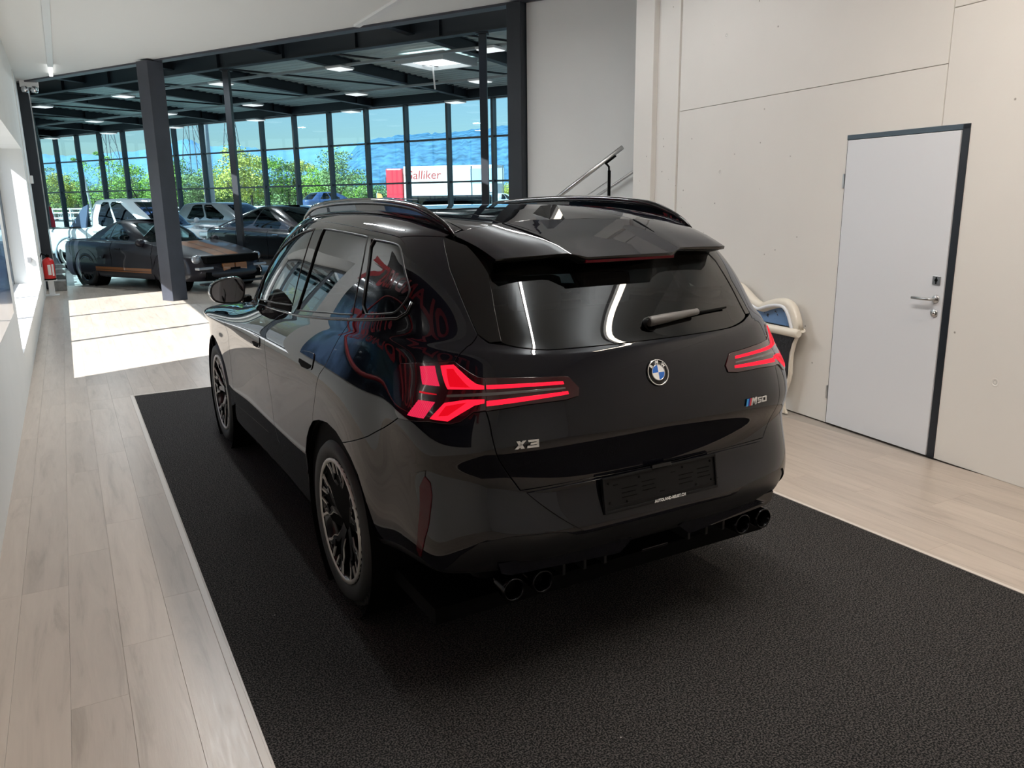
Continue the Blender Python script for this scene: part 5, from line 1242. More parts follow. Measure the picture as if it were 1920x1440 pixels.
def make_car(name, label, cage, pnt, wheels, loc, rz, cat='car', group=None, glass=None, seams=(), handles=(), belt_t=7., extra=None, mir=None, rim=None, face=None, lights=None, arch=.36, sidewin=None, rear_win=True, spoke_style='plain', tyre_w=.24, roof_m=None, seats=True):
    """one vehicle; local +y is its front. wheels = (y front, y rear, radius, half track)"""
    S = Surf(cage); o = empty(name, loc, rz); tag(o, label, cat, group)
    yfw, yrw, wr, tr = wheels; T = S.nr-1
    # body with open wheel arches: lower sheet per side
    def arch_pts(yc, n=13):
        a = np.radians(np.linspace(205, -25, n)); return S.inv(np.stack([np.full(n, -tr), yc+arch*np.cos(a), wr+arch*np.sin(a)], -1))
    sp = [float(S.inv(np.array([[-tr, y, .8]]))[0, 0]) for y in ([] if not seams else seams)]
    side = np.concatenate([[(-15, .3), (-15, belt_t), (0, belt_t), (0, .3), (-4., .3)], arch_pts(yrw)[::-1], arch_pts(yfw)[::-1]])
    body = None
    for sg in (1, -1):
        b = sheet('body_side', S, side if sg == 1 else side*[-1, 1], pnt, o, thick=.0, gap=0., step=.22)
        for yc in (yfw, yrw):
            w = MB(); w.lathe([(arch+.01, 0), (arch+.01, .30), (0, .30)], 'X', (-tr+.0, yc, wr), n=28) if sg == 1 else w.lathe([(0, 0), (arch+.01, 0), (arch+.01, .30)], 'X', (tr-.30, yc, wr), n=28)
            w.build('wheel_housing', M_MATTE, o)
        for y in seams:
            z = np.linspace(.42, 1.25, 12); st = S.inv(np.stack([np.full(12, -tr), np.full(12, y)-.03*(z-.8), z], -1)); st = st[st[:, 1] < 6.9]
            if len(st) > 3: MB().tube([S.ev(sg*a, b)+S.nrm(sg*a, b)*.0005 for a, b in st], .0045, 5).build('door_seam', M_MATTE, o)
        for y, z in handles:
            a, b = S.inv(np.array([[-tr, y, z]]))[0]; c0 = Vector(S.ev(sg*a, b)+S.nrm(sg*a, b)*.012)
            MB().box(c0-Vector((.012, .09, .014)), c0+Vector((.012, .09, .014)), .008).build('door_handle', face or pnt, o)
    # cabin: pillars and roof in paint, glass let in
    gm = glass or M_PRIV
    wins = sidewin or [(-5.0, -7.4), (-7.65, -10.2)]
    pill = np.concatenate([[(-12.3, belt_t), (-12.3, T-3)], [(-3.0, T-3), (-3.0, belt_t)]])
    holes = []
    for a, b in wins:
        t0, t1 = belt_t+.18, T-3.12
        k = .55 if a == wins[0][0] else 0; kk = .9 if b == wins[-1][1] else 0
        holes.append(smooth_poly(np.array([(a, t0), (b, t0), (b+kk, t1-.1), (b+kk+.25, t1), (a-k, t1), (a-k*.6, (t0+t1)/2)]), 1))
    ws = [(-14.99, belt_t+.1), (-12.35, belt_t+.12), (-12.3, T-3.1), (-14.99, T-3.1)]
    for sg in (1, -1):
        f = (lambda p: np.asarray(p)) if sg == 1 else (lambda p: np.asarray(p)*[-1, 1])
        sheet('pillars', S, f(pill), roof_m or pnt, o, thick=.0, gap=0, step=.2, holes=[f(h) for h in holes])
        for h in holes: sheet('side_window', S, f(h), gm, o, off=-.004, thick=0, gap=0, step=.2)
        sheet('windscreen', S, f(ws), gm, o, off=-.001, thick=0, gap=0, step=.25)
        if rear_win:
            sheet('rear_window', S, f([(0, belt_t+.1), (-2.95, belt_t+.1), (-2.95, T-3.05), (0, T-3.05)]), M_PRIV, o, off=-.001, thick=0, gap=0, step=.25)
        else: sheet('rear_panel', S, f([(0, belt_t), (-3., belt_t), (-3., T-3), (0, T-3)]), pnt, o, thick=0, gap=0, step=.25)
    a = grid_sheet('roof', S, -15, 15, T-3.1, T, 91, 16, roof_m or pnt, o)
    bm = bmesh.new(); bm.from_mesh(a.data); bmesh.ops.remove_doubles(bm, verts=bm.verts, dist=.001); bm.to_mesh(a.data); bm.free()
    ps = [cage[7][0], cage[7][15]]
    y0, y1 = ps[0][1], ps[1][1]; zb = min(ps[0][2], ps[1][2])
    MB().box((-tr+.12, y0-.2, .25), (tr-.12, y1+.3, .32)).build('floor_pan', M_MATTE, o)
    grid_sheet('inner_shell', S, -15, 15, .4, belt_t-.3, 61, 8, M_MATTE, o, -.03) if False else None
    if seats:
        for x in (-.36, .36):
            m = MB(); ym = (y0+y1)/2+.15; m.box((x-.22, ym-.1, .4), (x+.22, ym+.4, .58), .05); m.box((x-.22, ym-.22, .5), (x+.22, ym-.08, zb+.12), .05); m.box((x-.11, ym-.22, zb+.14), (x+.11, ym-.13, zb+.3), .03); m.build('seat', M_SEAT, o)
    if mir:
        for sg in (-1, 1):
            y, z, x = mir; m = MB(); m.sphere((sg*(x+.10), y, z), .12, 14, 8, (.9, .55, .68)); m.box((sg*(x-.06)-.04, y-.02, z-.08), (sg*(x-.06)+.07*1, y+.04, z-.04), .01); m.build('wing_mirror', pnt if mir[0] is not None else M_GLOSS, o)
    for y in (yfw, yrw):
        for sg in (-1, 1): wheel(o, (sg*(tr-.005), y, wr), sg, wr, wr*.735, tyre_w, 10, 'plain', rim or M_RIMB, face or M_RIMS, tread=False)
    if extra: extra(o, S)
    return o
def patch(o, S, name, pts, m, off=.004, thick=.01, both=True, rn=0, step=.15):
    st = S.inv(np.array(pts, float))
    for sg in ((1, -1) if both else (1,)): sheet(name, S, st if sg == 1 else st*[-1, 1], m, o, off, thick, 0., step, rn)
HALL = UROT-PI/2                                                  # heading of vehicles that point along u

# --- black coupe with copper stripes
M_CB = paint('satin_black_coupe_paint', (.014, .012, .017), .38, coat=.3)
M_STRP = paint('copper_stripe', (.30, .115, .035), .3, metal=.2)
M_LAMPG = mat('headlamp_glass', (.45, .47, .50), .08, metal=.6, coat=1.)
M_AMB = mat('amber_lens', (.5, .12, .01), .2)
def coupe_bits(o, S):
    for x0, x1 in ((-.30, -.012), (.012, .30)):                       # twin stripes over bonnet and roof
        for (t0, t1, yv) in ((5.35, 6.95, 1),):
            pts = []
            m = MB(); rows = []
            for t in np.linspace(4.9, 6.93, 14):
                row = []
                for x in np.linspace(x0, x1, 5):
                    sg = -1 if x < 0 else 1
                    ss = np.linspace(12, 15, 121); P = S.ev(sg*ss, np.full(121, t)); k = np.argmin(abs(P[:, 0]-x)); p = P[k]+S.nrm(sg*ss[k], t)*.003; p[0] = x
                    row.append(m.bm.verts.new(p))
                rows.append(row)
            for a, b in zip(rows[:-1], rows[1:]):
                for i in range(4): m.bm.faces.new((a[i], a[i+1], b[i+1], b[i])).smooth = True
            m.build('bonnet_stripe', M_STRP, o)
    for sg in (-1, 1):
        for z0, z1 in ((.335, .362), (.372, .425)):
            a = S.inv(np.array([[-.92, y, z] for y in np.linspace(-.95, .93, 10) for z in (z0, z1)])); m = MB(); V = [m.bm.verts.new(S.ev(sg*s, t)+S.nrm(sg*s, t)*.003) for s, t in a]
            for i in range(9): m.bm.faces.new((V[2*i], V[2*i+2], V[2*i+3], V[2*i+1]))
            m.build('sill_stripe', M_STRP, o)
    yf = 2.27
    MB().box((-.64, yf-.22, .535), (.64, yf+.0, .685), .03).build('grille', M_MATTE, o)
    for sg in (-1, 1):
        MB().sphere((sg*.73, yf-.19, .625), .10, 18, 10, (1.1, .7, .85)).build('headlamp', M_LAMPG, o)
        MB().sphere((sg*.47, yf-.03, .61), .055, 14, 8, (1, .4, 1)).build('fog_lamp', M_LAMPG, o)
        MB().box((sg*.66-.17, yf-.14, .43), (sg*.66+.17, yf+.0, .485), .02).build('turn_lamp', M_LAMPG, o)
        MB().lathe([(.10, .03), (.085, .0), (.0, -.03)], 'Y', (sg*.62, yf-.05, .33), n=20).build('front_intake', M_CHROME, o)
        m = MB(); m.prism([(-.16, 0), (.13, .02), (.19, .10), (.05, .055)], .03, frame_matrix((sg*.93, -.75, .58), (0, 1, 0), (0, 0, 1))); m.build('side_scoop', M_CB, o)
    for x0, x1 in ((-.29, -.015), (.015, .29)): MB().box((x0, yf-.02, .36), (x1, yf+.03, .53), .012).build('bumper_stripe', M_STRP, o)
    MB().box((-.12, yf+.02, .40), (.12, yf+.04, .44), .004).build('plate_stub', M_MATTE, o)
    MB().box((-.78, yf-.10, .13), (.78, yf+.05, .17), .01).build('front_splitter', M_SATIN, o)
    MB().box((-.66, yf-.06, .22), (.66, yf-.0, .38), .02).build('lower_grille', M_MATTE, o)
    MB().box((-.72, -2.24, .93), (.72, -2.05, .955), .01).build('boot_spoiler', M_CB, o)
coupe = make_car('coupe', 'satin black two-door coupe with copper stripes behind the thick column', car_cage(-2.40, 2.32, .93, .17, (.93, .86, .745), (-1.75, .78, .74, .96, .93), (-.92, .02, .57, 1.33), 1.375, nose=.10, tail=.04),
    M_CB, (1.42, -1.30, .36, .925), tuple(uv(-2.72, 1.72)), HALL, seams=(-.38, .95), handles=((-.12, .80),), glass=M_TINT, extra=coupe_bits, mir=(.62, .93, .80), sidewin=[(-5.3, -6.9), (-7.15, -10.6)], face=M_RIMB, arch=.415, tyre_w=.29, rear_win=True)

# --- white pick-up
M_WP = paint('white_pickup_paint', (.62, .64, .66), .35)
M_BLUEG = glass_mat('blue_reflecting_glass', (.5, .6, .9), .35)
def pickup_bits(o, S):
    m = MB(); m.box((-.84, -2.62, 1.02), (.84, -1.12, 1.06), .012); m.build('bed_cover', M_SATIN, o)
    for sg in (-1, 1):
        m = MB(); m.prism([(-1.62, 1.07), (-1.10, 1.07), (-.93, 1.70), (-1.12, 1.62)], .05, frame_matrix((sg*.76-.025, 0, 0), (0, 1, 0), (0, 0, 1)), bevel=.01); m.build('sports_bar', mat('grey_roll_bar', (.07, .09, .15), .4), o)
        MB().tube([(sg*.86, -2.62, 1.08), (sg*.86, -1.2, 1.10)], .025, 8).build('bed_rail', M_SATIN, o)
        MB().box((sg*.86-.10, 2.30, .86), (sg*.86+.06, 2.58, .98), .03).build('headlamp', M_LAMPG, o)
        MB().box((sg*.86-.05, -2.70, .72), (sg*.86+.05, -2.64, .98), .02).build('rear_lamp', M_RED, o)
        m = MB(); m.lathe([(.43, 0), (.43, .05), (.47, .05), (.49, .02), (.47, -.0)], 'X', (sg*.93-(.05 if sg > 0 else 0), -1.55, .40), n=32, closed=True); m.build('wheel_flare', paint('grey_flare', (.25, .28, .33), .4), o)
    MB().tube([(.25, .15, 1.84), (.15, -.05, 2.08)], .008, 6).build('aerial', M_MATTE, o)
    MB().box((-.72, 2.52, .72), (.72, 2.62, .98), .04).build('grille', M_MATTE, o)
pick = make_car('pickup_truck', 'white pick-up truck with double cab parked behind the striped black coupe', car_cage(-2.68, 2.68, .93, .40, (1.06, 1.05, 1.08), (-1.08, 1.28, .83, 1.10, 1.10), (-.95, .42, .64, 1.78), 1.84, nose=.04, tail=0, rcy=(.01, .04, .10), fcy=(.02, .09, .24)),
    M_WP, (1.66, -1.55, .40, .92), (0.05, 20.9, 0), R(-41)-PI/2, seams=(-.98, .08, 1.22), handles=((-.70, 1.0), (.30, 1.0)), glass=M_BLUEG, extra=pickup_bits, mir=(1.02, 1.22, .90), face=M_RIMS, sidewin=[(-4.35, -6.9), (-7.2, -10.7)], arch=.44, rear_win=True)

# --- black fastback SUV, grey and black SUVs behind
M_BP = paint('deep_black_paint', (.004, .004, .006), .25)
fb = make_car('fastback_suv', 'glossy black fastback SUV parked to the right of the striped coupe', car_cage(-2.37, 2.38, .94, .24, (1.10, 1.02, .98), (-2.0, 1.38, .83, 1.14, 1.06), (-.75, .35, .60, 1.575), 1.62, nose=.06, tail=.05),
    M_BP, (1.42, -1.44, .37, .925), tuple(uv(-1.9, 4.75)), HALL, seams=(-.95, .10, 1.15), handles=((-.72, .98), (.38, .95)), glass=M_PRIV, mir=(.98, 1.08, .88), face=M_CHROME, sidewin=[(-4.6, -7.0), (-7.2, -10.4)])
gs = make_car('grey_suv', 'silver grey SUV half hidden behind the thick column and the pick-up', car_cage(-2.3, 2.35, .93, .26, (1.10, 1.08, 1.08), (-2.05, 1.30, .83, 1.14, 1.12), (-1.75, .42, .62, 1.66), 1.71, nose=.04),
    paint('silver_grey_paint', (.36, .39, .41), .3, metal=.5), (1.40, -1.42, .37, .91), (3.3, 25.6, 0), R(-52)-PI/2, seams=(-.95, .10, 1.15), handles=((-.72, 1.0), (.38, .98)), mir=(.98, 1.16, .88), face=M_RIMS)
bs = make_car('black_suv', 'black SUV with roof rails whose roof shows above the big SUV', car_cage(-2.35, 2.4, .95, .26, (1.14, 1.10, 1.06), (-2.15, 1.36, .85, 1.18, 1.13), (-1.95, .42, .63, 1.67), 1.72, nose=.04),
    M_BP, (1.44, -1.44, .38, .93), tuple(uv(-1.1, 7.35)), HALL, seams=(-.95, .10, 1.15), handles=((-.72, 1.0), (.38, .98)), mir=(.98, 1.16, .9), face=M_RIMS,
    extra=lambda o, S: [MB().tube([(sg*.60, -1.7, 1.69), (sg*.61, -.6, 1.755), (sg*.58, .5, 1.70)], .018, 8).build('roof_rail', M_CHROME, o) for sg in (-1, 1)])
# ---------------------------------------------------------------- outside: yard, parked cars, motorway fence, trees, hills
S_(MB().box((-400, -200, -.4), (600, 900, -.14)).build('ground', mat('pale_asphalt', (.22, .23, .23), .85, noise=(.6, .08))))
def haze(name, c, rough=.9):
    return mat(name, c, rough, spec=.1)
def px_dir(px):                                                    # compass direction seen at a picture column (level line of sight)
    a = .5039+math.atan((px-960)/1483.5); return Vector((math.sin(a), math.cos(a), 0))
def place(px, dist, z=-.14):
    d = px_dir(px); return Vector((CAM[0], CAM[1], 0))+d*dist+Vector((0, 0, z))
cols = [('yard_blue', (.05, .09, .20)), ('yard_silver', (.40, .42, .44)), ('yard_black', (.01, .01, .014)), ('yard_white', (.70, .71, .72)), ('yard_grey', (.13, .14, .16)), ('yard_red', (.35, .03, .03))]
yard = [(560, 34, 0, 'blue parked car just past the glass right of the thin post'), (640, 40, 2, 'black parked car past the glass above the black SUV roof'), (720, 37, 1, 'silver parked car past the glass left of the red truck'), (792, 34, 0, 'blue parked car past the glass in front of the lorry trailer'), (905, 36, 4, 'grey parked car past the glass beside the dark staircase post'), (470, 38, 4, 'grey parked car past the glass behind the fastback SUV'), (410, 36, 2, 'black parked car past the glass above the silver SUV'), (345, 44, 3, 'white parked car past the glass behind the thick column')]
first = None
for i, (px, dist, ci, lab) in enumerate(yard):
    p = place(px, dist)
    if first is None:
        first = make_car('parked_car', lab, car_cage(-2.15, 2.15, .90, .22, (1.0, .95, .92), (-1.75, 1.2, .80, 1.02, 1.0), (-1.25, .35, .60, 1.44), 1.48, nose=.05), paint(*cols[ci]), (1.3, -1.3, .33, .88), tuple(p), HALL+.2*i, mir=(.9, 1.0, .84), group='cars parked in the yard', seats=False)
        o = first
    else:
        o = copy_tree(first); o.location = p; o.rotation_euler = (0, 0, HALL+(.0, .5, 1.2, .15, .3, .9, 0, .4)[i]); o['label'] = lab
        pm = paint(*cols[ci])
        for c in o.children:
            if c.type == 'MESH' and c.name.split('.')[0] in ('body_side', 'pillars', 'roof', 'wing_mirror', 'door_handle'):
                c.data = c.data.copy(); c.data.materials[0] = pm
o = copy_tree(first); o.name = 'moving_car'; o.location = place(634, 66, .55); o.rotation_euler = (0, 0, HALL+1.2); o.scale = (1.15, 1.25, 1.25); o['label'] = 'dark blue van-like car on the motorway behind the white fence'; o['group'] = 'cars on the motorway'
for c in o.children:
    if c.type == 'MESH' and c.name.split('.')[0] in ('body_side', 'pillars', 'roof', 'wing_mirror', 'door_handle'): c.data = c.data.copy(); c.data.materials[0] = paint('yard_navy', (.03, .06, .16))
o = copy_tree(first); o.name = 'moving_car'; o.location = place(944, 62, .62); o.rotation_euler = (0, 0, HALL+1.5); o['label'] = 'white car on the motorway at the right end of the glass'; o['group'] = 'cars on the motorway'
for c in o.children:
    if c.type == 'MESH' and c.name.split('.')[0] in ('body_side', 'pillars', 'roof', 'wing_mirror', 'door_handle'): c.data = c.data.copy(); c.data.materials[0] = paint('yard_white', (.70, .71, .72))
# boxy off-roader close to the glass
bx = empty('offroader', place(886, 30), HALL+.5); tag(bx, 'boxy black off-road car seen from behind past the glass', 'car')
MB().box((-.88, -2.2, .5), (.88, 2.2, 1.15), .06).build('body', M_BP, bx); MB().box((-.80, -2.15, 1.15), (.80, .9, 1.98), .08).build('cabin', M_BP, bx); MB().box((-.62, -2.17, 1.28), (.62, -2.14, 1.75), .03).build('rear_window', M_PRIV, bx)
for sg in (-1, 1): MB().box((sg*.805-.006, -1.9, 1.28), (sg*.805+.006, .5, 1.78)).build('side_window', M_PRIV, bx)
for y in (-1.35, 1.35):
    for sg in (-1, 1): MB().lathe([(0, 0), (.30, 0), (.38, .03), (.38, .22), (.3, .25), (0, .25)], 'X', (sg*.9-(.125), y, .38), n=20).build('wheel', M_TYRE, bx)

# white fence along the motorway
FD = (place(1010, 58)-place(90, 74)).normalized()
FA = place(60, 76); FB = place(1040, 57); FL = (FB-FA).length
M_FEN = mat('white_railing', (.5, .53, .55), .5)
fe = empty('motorway_fence', FA, math.atan2((FB-FA).y, (FB-FA).x)); tag(fe, 'long white railing along the motorway behind the yard', 'fence')
for z in (.75, 1.15, 1.45): MB().box((0, -.03, z), (FL, .03, z+.09)).build('rail', M_FEN, fe)
pd = None; k = 0
while k*1.6 < FL:
    if pd is None: o = MB().box((-.05, -.05, 0), (.05, .05, 1.55)).build('post', M_FEN, fe); pd = o.data
    else: o = bpy.data.objects.new('post', pd); COL.objects.link(o); o.parent = fe
    o.location = (k*1.6, 0, 0); k += 1
emb = S_(MB().box((0, 2, -.5), (FL, 60, .5)).build('ground_motorway', mat('motorway_grey', (.34, .35, .36), .85))); emb.location = FA; emb.rotation_euler = fe.rotation_euler

# lorry with white trailer
tr_ = empty('lorry', place(846, 70, .5), math.atan2((FB-FA).y, (FB-FA).x)); tag(tr_, 'white articulated lorry with red cab and red lettering on the motorway', 'lorry')
tl = MB().box((-3.4, -1.25, 1.1), (4.6, 1.25, 3.95), .05).build('trailer', mat('trailer_white', (.62, .63, .65), .6), tr_)
MB().box((-5.0, -1.2, .7), (-3.55, 1.2, 3.8), .12).build('cab', mat('lorry_red', (.55, .02, .04), .35), tr_)
MB().box((-5.06, -1.1, 2.0), (-4.96, 1.1, 3.1), .03).build('cab_window', M_PRIV, tr_)
text('trailer_lettering', 'Galliker', 1.0, mat('lettering_red', (.30, .01, .012), .6), tr_, frame_matrix((-1.75, -1.262, 3.2), (1, 0, 0), (0, 0, 1)), .01, shear=.12)
for x in (-4.6, -3.9, 2.2, 3.2, 4.1):
    MB().lathe([(0, 0), (.35, 0), (.48, .05), (.48, .28), (0, .3)], 'Y', (x, -1.25, .48), n=18).build('wheel', M_TYRE, tr_)
MB().box((-3.4, -1.2, .85), (4.6, 1.2, 1.1)).build('chassis', M_MATTE, tr_)

# flags and small signs
def flag(px, d, h, label, c, w=.5):
    f = empty('beach_flag', place(px, d), 0); tag(f, label, 'flag')
    MB().tube([(0, 0, 0), (0, 0, h), (.1, 0, h+.15)], .02, 6).build('pole', M_LITE, f)
    dv = px_dir(px); ax = Vector((dv.y, -dv.x, 0)); m = MB(); m.prism([(.02, .5), (w, .6), (w, h-.5), (w*.6, h), (.02, h+.05)], .01, frame_matrix((0, 0, 0), ax, (0, 0, 1))); m.build('cloth', c, f)
    return f
fr1 = flag(117, 33, 1.75, 'red and white upright advertising flag outside the left end of the glass', mat('flag_red', (.65, .03, .06), .6), .15)
flag(718, 48, 2.2, 'white and orange upright flag outside the glass left of the lorry', mat('flag_orange', (.75, .35, .12), .6), .45)
sg_ = empty('yard_sign', place(920, 66, .5), math.atan2((FB-FA).y, (FB-FA).x)); tag(sg_, 'grey framed sign board on posts behind the white car', 'sign')
MB().box((-1.4, -.05, 2.4), (1.4, .05, 3.6)).build('board', mat('sign_bluegrey', (.25, .33, .42), .6), sg_)
for x in (-1.3, 1.3): MB().box((x-.05, -.05, 0), (x+.05, .05, 3.8)).build('post', M_FRAME, sg_)

# trees: many small leaf blades round a few branches; each tree a thing, its foliage one part
def leaf_mat(name, c):
    m = mat(name, c, .6, spec=.2); b = m.node_tree.nodes['Principled BSDF']; b.inputs['Transmission Weight'].default_value = 0
    n = m.node_tree; oi = n.nodes.new('ShaderNodeTexCoord'); t = n.nodes.new('ShaderNodeTexNoise'); t.inputs['Scale'].default_value = .9; r = n.nodes.new('ShaderNodeValToRGB'); e = r.color_ramp.elements
    e[0].position = .35; e[0].color = (c[0]*.62, c[1]*.68, c[2]*.6, 1); e[1].position = .68; e[1].color = (min(1, c[0]*1.3), min(1, c[1]*1.25), c[2]*1.2, 1)
    n.links.new(oi.outputs['Object'], t.inputs[0]); n.links.new(t.outputs[0], r.inputs[0]); n.links.new(r.outputs[0], b.inputs['Base Color']); return m
LEAF = [leaf_mat('fresh_leaf', (.22, .40, .07)), leaf_mat('yellow_leaf', (.42, .44, .10)), leaf_mat('dull_leaf', (.20, .30, .13)), leaf_mat('bluish_leaf', (.12, .24, .10))]
M_BARK = mat('grey_bark', (.10, .085, .07), .9)
def foliage_mesh(h, w, n_, seed, columnar=False):
    r = np.random.default_rng(seed); cl = 26 if not columnar else 14
    if columnar: cen = np.stack([r.normal(0, w*.15, cl), r.normal(0, w*.15, cl), np.linspace(.12, .97, cl)*h], -1); rad = np.array([w*.5*math.sin(PI*min(1, .16+.80*z/h))**.8 for z in cen[:, 2]])
    else:
        a = r.uniform(0, 2*PI, cl); zz = r.uniform(.28, .93, cl); rr = w*.5*np.sin(PI*np.clip((zz-.12)/.86, 0, 1))**.6*r.uniform(.25, .9, cl)
        cen = np.stack([rr*np.cos(a), rr*np.sin(a), zz*h], -1); rad = r.uniform(.14, .25, cl)*w
    k = r.integers(0, cl, n_); d = r.normal(0, 1, (n_, 3)); d /= np.linalg.norm(d, axis=1, keepdims=True)
    P = cen[k]+d*(rad[k]*r.uniform(.55, 1.05, n_))[:, None]*[1, 1, .8]
    u = r.normal(0, 1, (n_, 3)); u /= np.linalg.norm(u, axis=1, keepdims=True); v = np.cross(u, r.normal(0, 1, (n_, 3))); v /= np.linalg.norm(v, axis=1, keepdims=True)
    s = r.uniform(.07, .15, n_)[:, None]*(w/5.)**.5
    V = np.stack([P-u*s, P+v*s*.6, P+u*s, P-v*s*.6], 1).reshape(-1, 3)
    me = bpy.data.meshes.new('foliage'); me.from_pydata([tuple(p) for p in V], [], [(4*i, 4*i+1, 4*i+2, 4*i+3) for i in range(n_)]); me.update(); return me
tree_meshes = {}
def tree(px, d, h, w, kind, label, columnar=False, z0=.4):
    t = empty('tree', place(px, d, z0), random.random()*6); tag(t, label, 'tree', 'trees beyond the motorway')
    key = (columnar, len([k for k in tree_meshes if k[0] == columnar]) % 3 if len([k for k in tree_meshes if k[0] == columnar]) >= 3 else len(tree_meshes))
    ck = [k for k in tree_meshes if k[0] == columnar]
    if len(ck) < (3 if not columnar else 1):
        me = foliage_mesh(8, 5 if not columnar else 2, 4200 if not columnar else 2600, len(tree_meshes)+5, columnar); tree_meshes[(columnar, len(tree_meshes))] = me
    else: me = tree_meshes[random.choice(ck)]
    me2 = me.copy(); f = link('foliage', me2, LEAF[kind], t); f.scale = (w/(5 if not columnar else 2), w/(5 if not columnar else 2), h/8)
    m = MB(); m.tube([(0, 0, -.5), (0, 0, h*.4), (.1, .1, h*.8)], [w*.035, w*.025, .02], 6)
    for a in (0, 2, 4): m.tube([(0, 0, h*.3), (w*.25*math.cos(a), w*.25*math.sin(a), h*.62)], [w*.018, .015], 5)
    m.build('trunk', M_BARK, t)
def top(px, y, d): return 1.7+(372.3+.0134*(960-px)-y)/1483.5*d-.4        # height of a tree whose tip is seen at picture row y
TR = [(112, 90, 322, 2.6, 2, 1, 'slender poplar nearest the left end of the glass'), (130, 97, 340, 5, 0, 0, 'bushy green tree between the poplars on the left'), (147, 92, 330, 3.6, 1, 0, 'yellowish tree beside the left poplar'),
 (166, 98, 345, 6, 3, 0, 'dark green tree left of the tall poplar'), (185, 90, 310, 2.0, 0, 1, 'thin poplar left of the tall green poplar'), (231, 88, 300, 2.6, 0, 1, 'tall bright green poplar left of the thick column'), (256, 95, 334, 6, 2, 0, 'dull green tree right of the tall poplar'), (277, 92, 316, 4.5, 0, 0, 'green tree just left of the thick column'),
 (331, 86, 310, 4, 0, 0, 'bright green tree just right of the thick column'), (355, 92, 308, 5, 3, 0, 'bluish green tree right of the thick column'), (392, 90, 330, 6, 2, 0, 'low dull tree between column and grey pole'), (425, 95, 322, 6, 0, 0, 'green tree beside the grey pole'),
 (462, 84, 287, 5.5, 1, 0, 'large yellow green tree behind the thin post'), (490, 88, 296, 4.5, 1, 0, 'second yellow green tree behind the thin post'), (521, 90, 300, 5, 0, 0, 'green tree right of the yellow trees'), (558, 92, 306, 4.5, 2, 0, 'grey green tree left of the navy car'), (590, 92, 305, 4.5, 1, 0, 'pale yellow tree above the navy car'),
 (613, 86, 319, 4.6, 0, 0, 'vivid green tree above the navy car'), (651, 84, 288, 5.5, 2, 0, 'tall loose tree left of the hillside'), (676, 90, 330, 5, 0, 0, 'low green tree left of the orange flag'), (706, 94, 347, 5, 3, 0, 'low dark bush tree beside the orange flag'), (958, 80, 346, 2.6, 1, 0, 'small yellow green bush at the right end of the glass')]
TR = [(a, d, top(a, y, d), w, k, c, l) for a, d, y, w, k, c, l in TR]
for px, d, h, w, kind, colm, lab in TR: tree(px, d, h, w, kind, lab, bool(colm))
# hedge that closes the gaps: one mass of leaves
hm = foliage_mesh(4, 8, 1500, 99); r = np.random.default_rng(4)
bmh = bmesh.new()
for px in np.arange(60, 1000, 22):
    p = place(px, 100+r.uniform(-3, 3), .3); M = Matrix.Translation(p) @ Matrix.Rotation(r.uniform(0, 6), 4, 'Z') @ Matrix.Diagonal((1., 1., r.uniform(.45, .75), 1)); n0 = len(bmh.verts); bmh.from_mesh(hm); bmh.verts.ensure_lookup_table()
    for v in bmh.verts[n0:]: v.co = M @ v.co
me = bpy.data.meshes.new('hedge'); bmh.to_mesh(me); bmh.free(); hd = link('hedge', me, LEAF[2]); tag(hd, 'continuous scrub hedge behind the motorway trees', 'hedge', None, 'stuff')

# pylons, poles
def pylon(px, d, h, label):
    t = empty('pylon', place(px, d, 0), HALL+.4); tag(t, label, 'pylon')
    m = MB(); w = h*.07
    for sx in (-1, 1):
        for sy in (-1, 1): m.tube([(sx*w, sy*w, 0), (sx*w*.25, sy*w*.25, h*.6), (sx*.1, sy*.1, h)], .12, 4)
    m.build('legs', mat('pylon_grey', (.16, .18, .20), .6), t)
    m = MB()
    for k in range(10):
        z0, z1 = h*k/10, h*(k+1)/10; a = w*(1-.75*min(1, k/6.)); b = w*(1-.75*min(1, (k+1)/6.))
        for s in (-1, 1): m.tube([(-a*s, a, z0), (b*s, b, z1)], .06, 4); m.tube([(-a*s, -a, z0), (b*s, -b, z1)], .06, 4)
    m.build('lattice', MATS['pylon_grey'], t)
    for z, l in ((.62, .16), (.74, .20), (.86, .13)):
        MB().tube([(-h*l, 0, h*z), (0, 0, h*z+.5), (h*l, 0, h*z)], .14, 4).build('cross_arm', MATS['pylon_grey'], t)
    return t
pylon(391, 190, 36, 'lattice pylon right of the thick column'); pylon(240, 200, 35, 'lattice pylon left of the thick column'); pylon(462, 210, 38, 'lattice pylon behind the thin post')
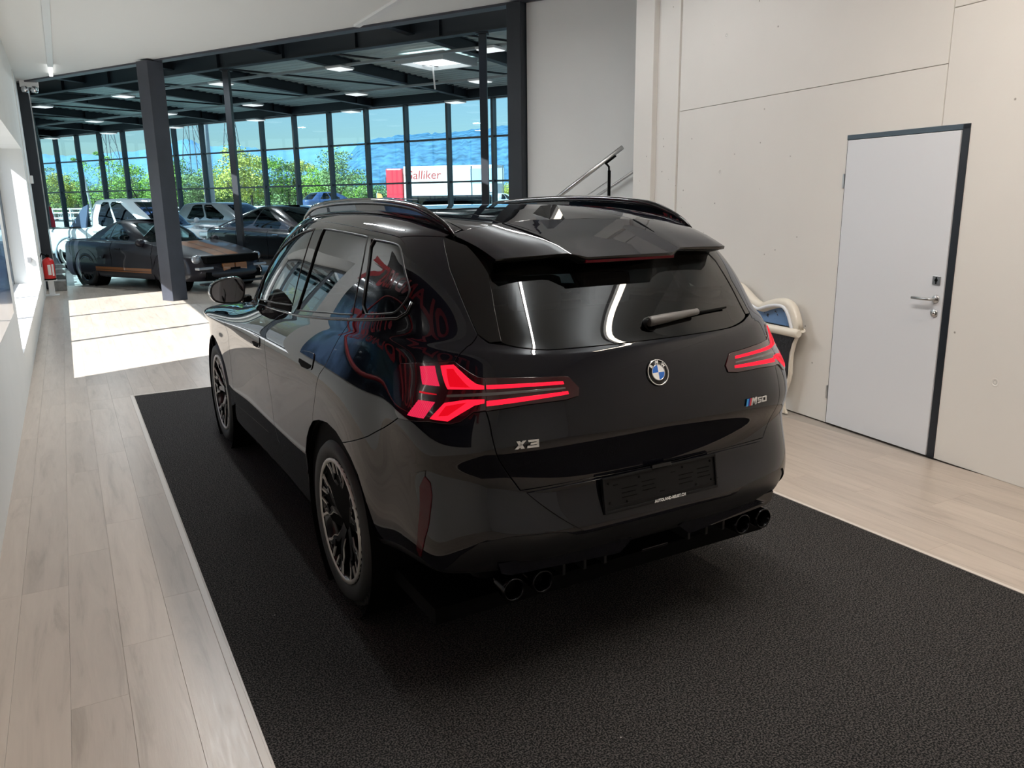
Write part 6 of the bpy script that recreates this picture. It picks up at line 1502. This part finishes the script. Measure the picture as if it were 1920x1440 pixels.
t = empty('lamp_pole', place(414, 40, 0), 0); tag(t, 'thick pale grey pole outside the glass beside the thin post', 'pole'); MB().tube([(0, 0, 0), (0, 0, 9)], [.24, .20], 16).build('shaft', mat('pole_grey', (.42, .44, .47), .5), t)
t = empty('lamp_pole', place(200, 60, 0), 0); tag(t, 'thin leaning white pole outside the left panes', 'pole'); MB().tube([(0, 0, 0), (-.9, 0, 9)], .07, 8).build('shaft', M_FEN, t)

# wooded hills fading into the distance
def hills(name, d, prof, c, seed, label):
    r = np.random.default_rng(seed); xs = np.arange(-60, 1180, 6.); m = bpy.data.meshes.new(name); V = []; F = []
    nx = len(xs); depth = 7
    nz = np.convolve(r.normal(0, 1, nx+8), np.ones(5)/5, 'same')[4:-4]
    for j in range(depth):
        for i, x in enumerate(xs):
            h = 1.7+(372.3+.0134*(960-x)-np.interp(x, [p[0] for p in prof], [p[1] for p in prof]))/1483.5*d*1.55; k = j/(depth-1)
            hh = h*math.sin(k*PI/2)**.9+nz[i]*h*.02*k+r.normal(0, h*.008)
            p = place(x, d*(1+.55*k), 0); V.append((p.x, p.y, hh-2))
    for j in range(depth-1):
        for i in range(nx-1): F.append((j*nx+i, j*nx+i+1, (j+1)*nx+i+1, (j+1)*nx+i))
    m.from_pydata(V, [], F); m.polygons.foreach_set('use_smooth', [True]*len(F)); o = link(name, m, c); tag(o, None, None, None, 'structure'); return o
M_H1 = mat('haze_blue_wooded_hill', (.055, .135, .235), 1., spec=0, noise=(.09, .45)); M_H2 = mat('far_haze_blue_hill', (.11, .23, .40), 1., spec=0, noise=(.008, .08))  # haze of the distance is mixed into these blue base colours
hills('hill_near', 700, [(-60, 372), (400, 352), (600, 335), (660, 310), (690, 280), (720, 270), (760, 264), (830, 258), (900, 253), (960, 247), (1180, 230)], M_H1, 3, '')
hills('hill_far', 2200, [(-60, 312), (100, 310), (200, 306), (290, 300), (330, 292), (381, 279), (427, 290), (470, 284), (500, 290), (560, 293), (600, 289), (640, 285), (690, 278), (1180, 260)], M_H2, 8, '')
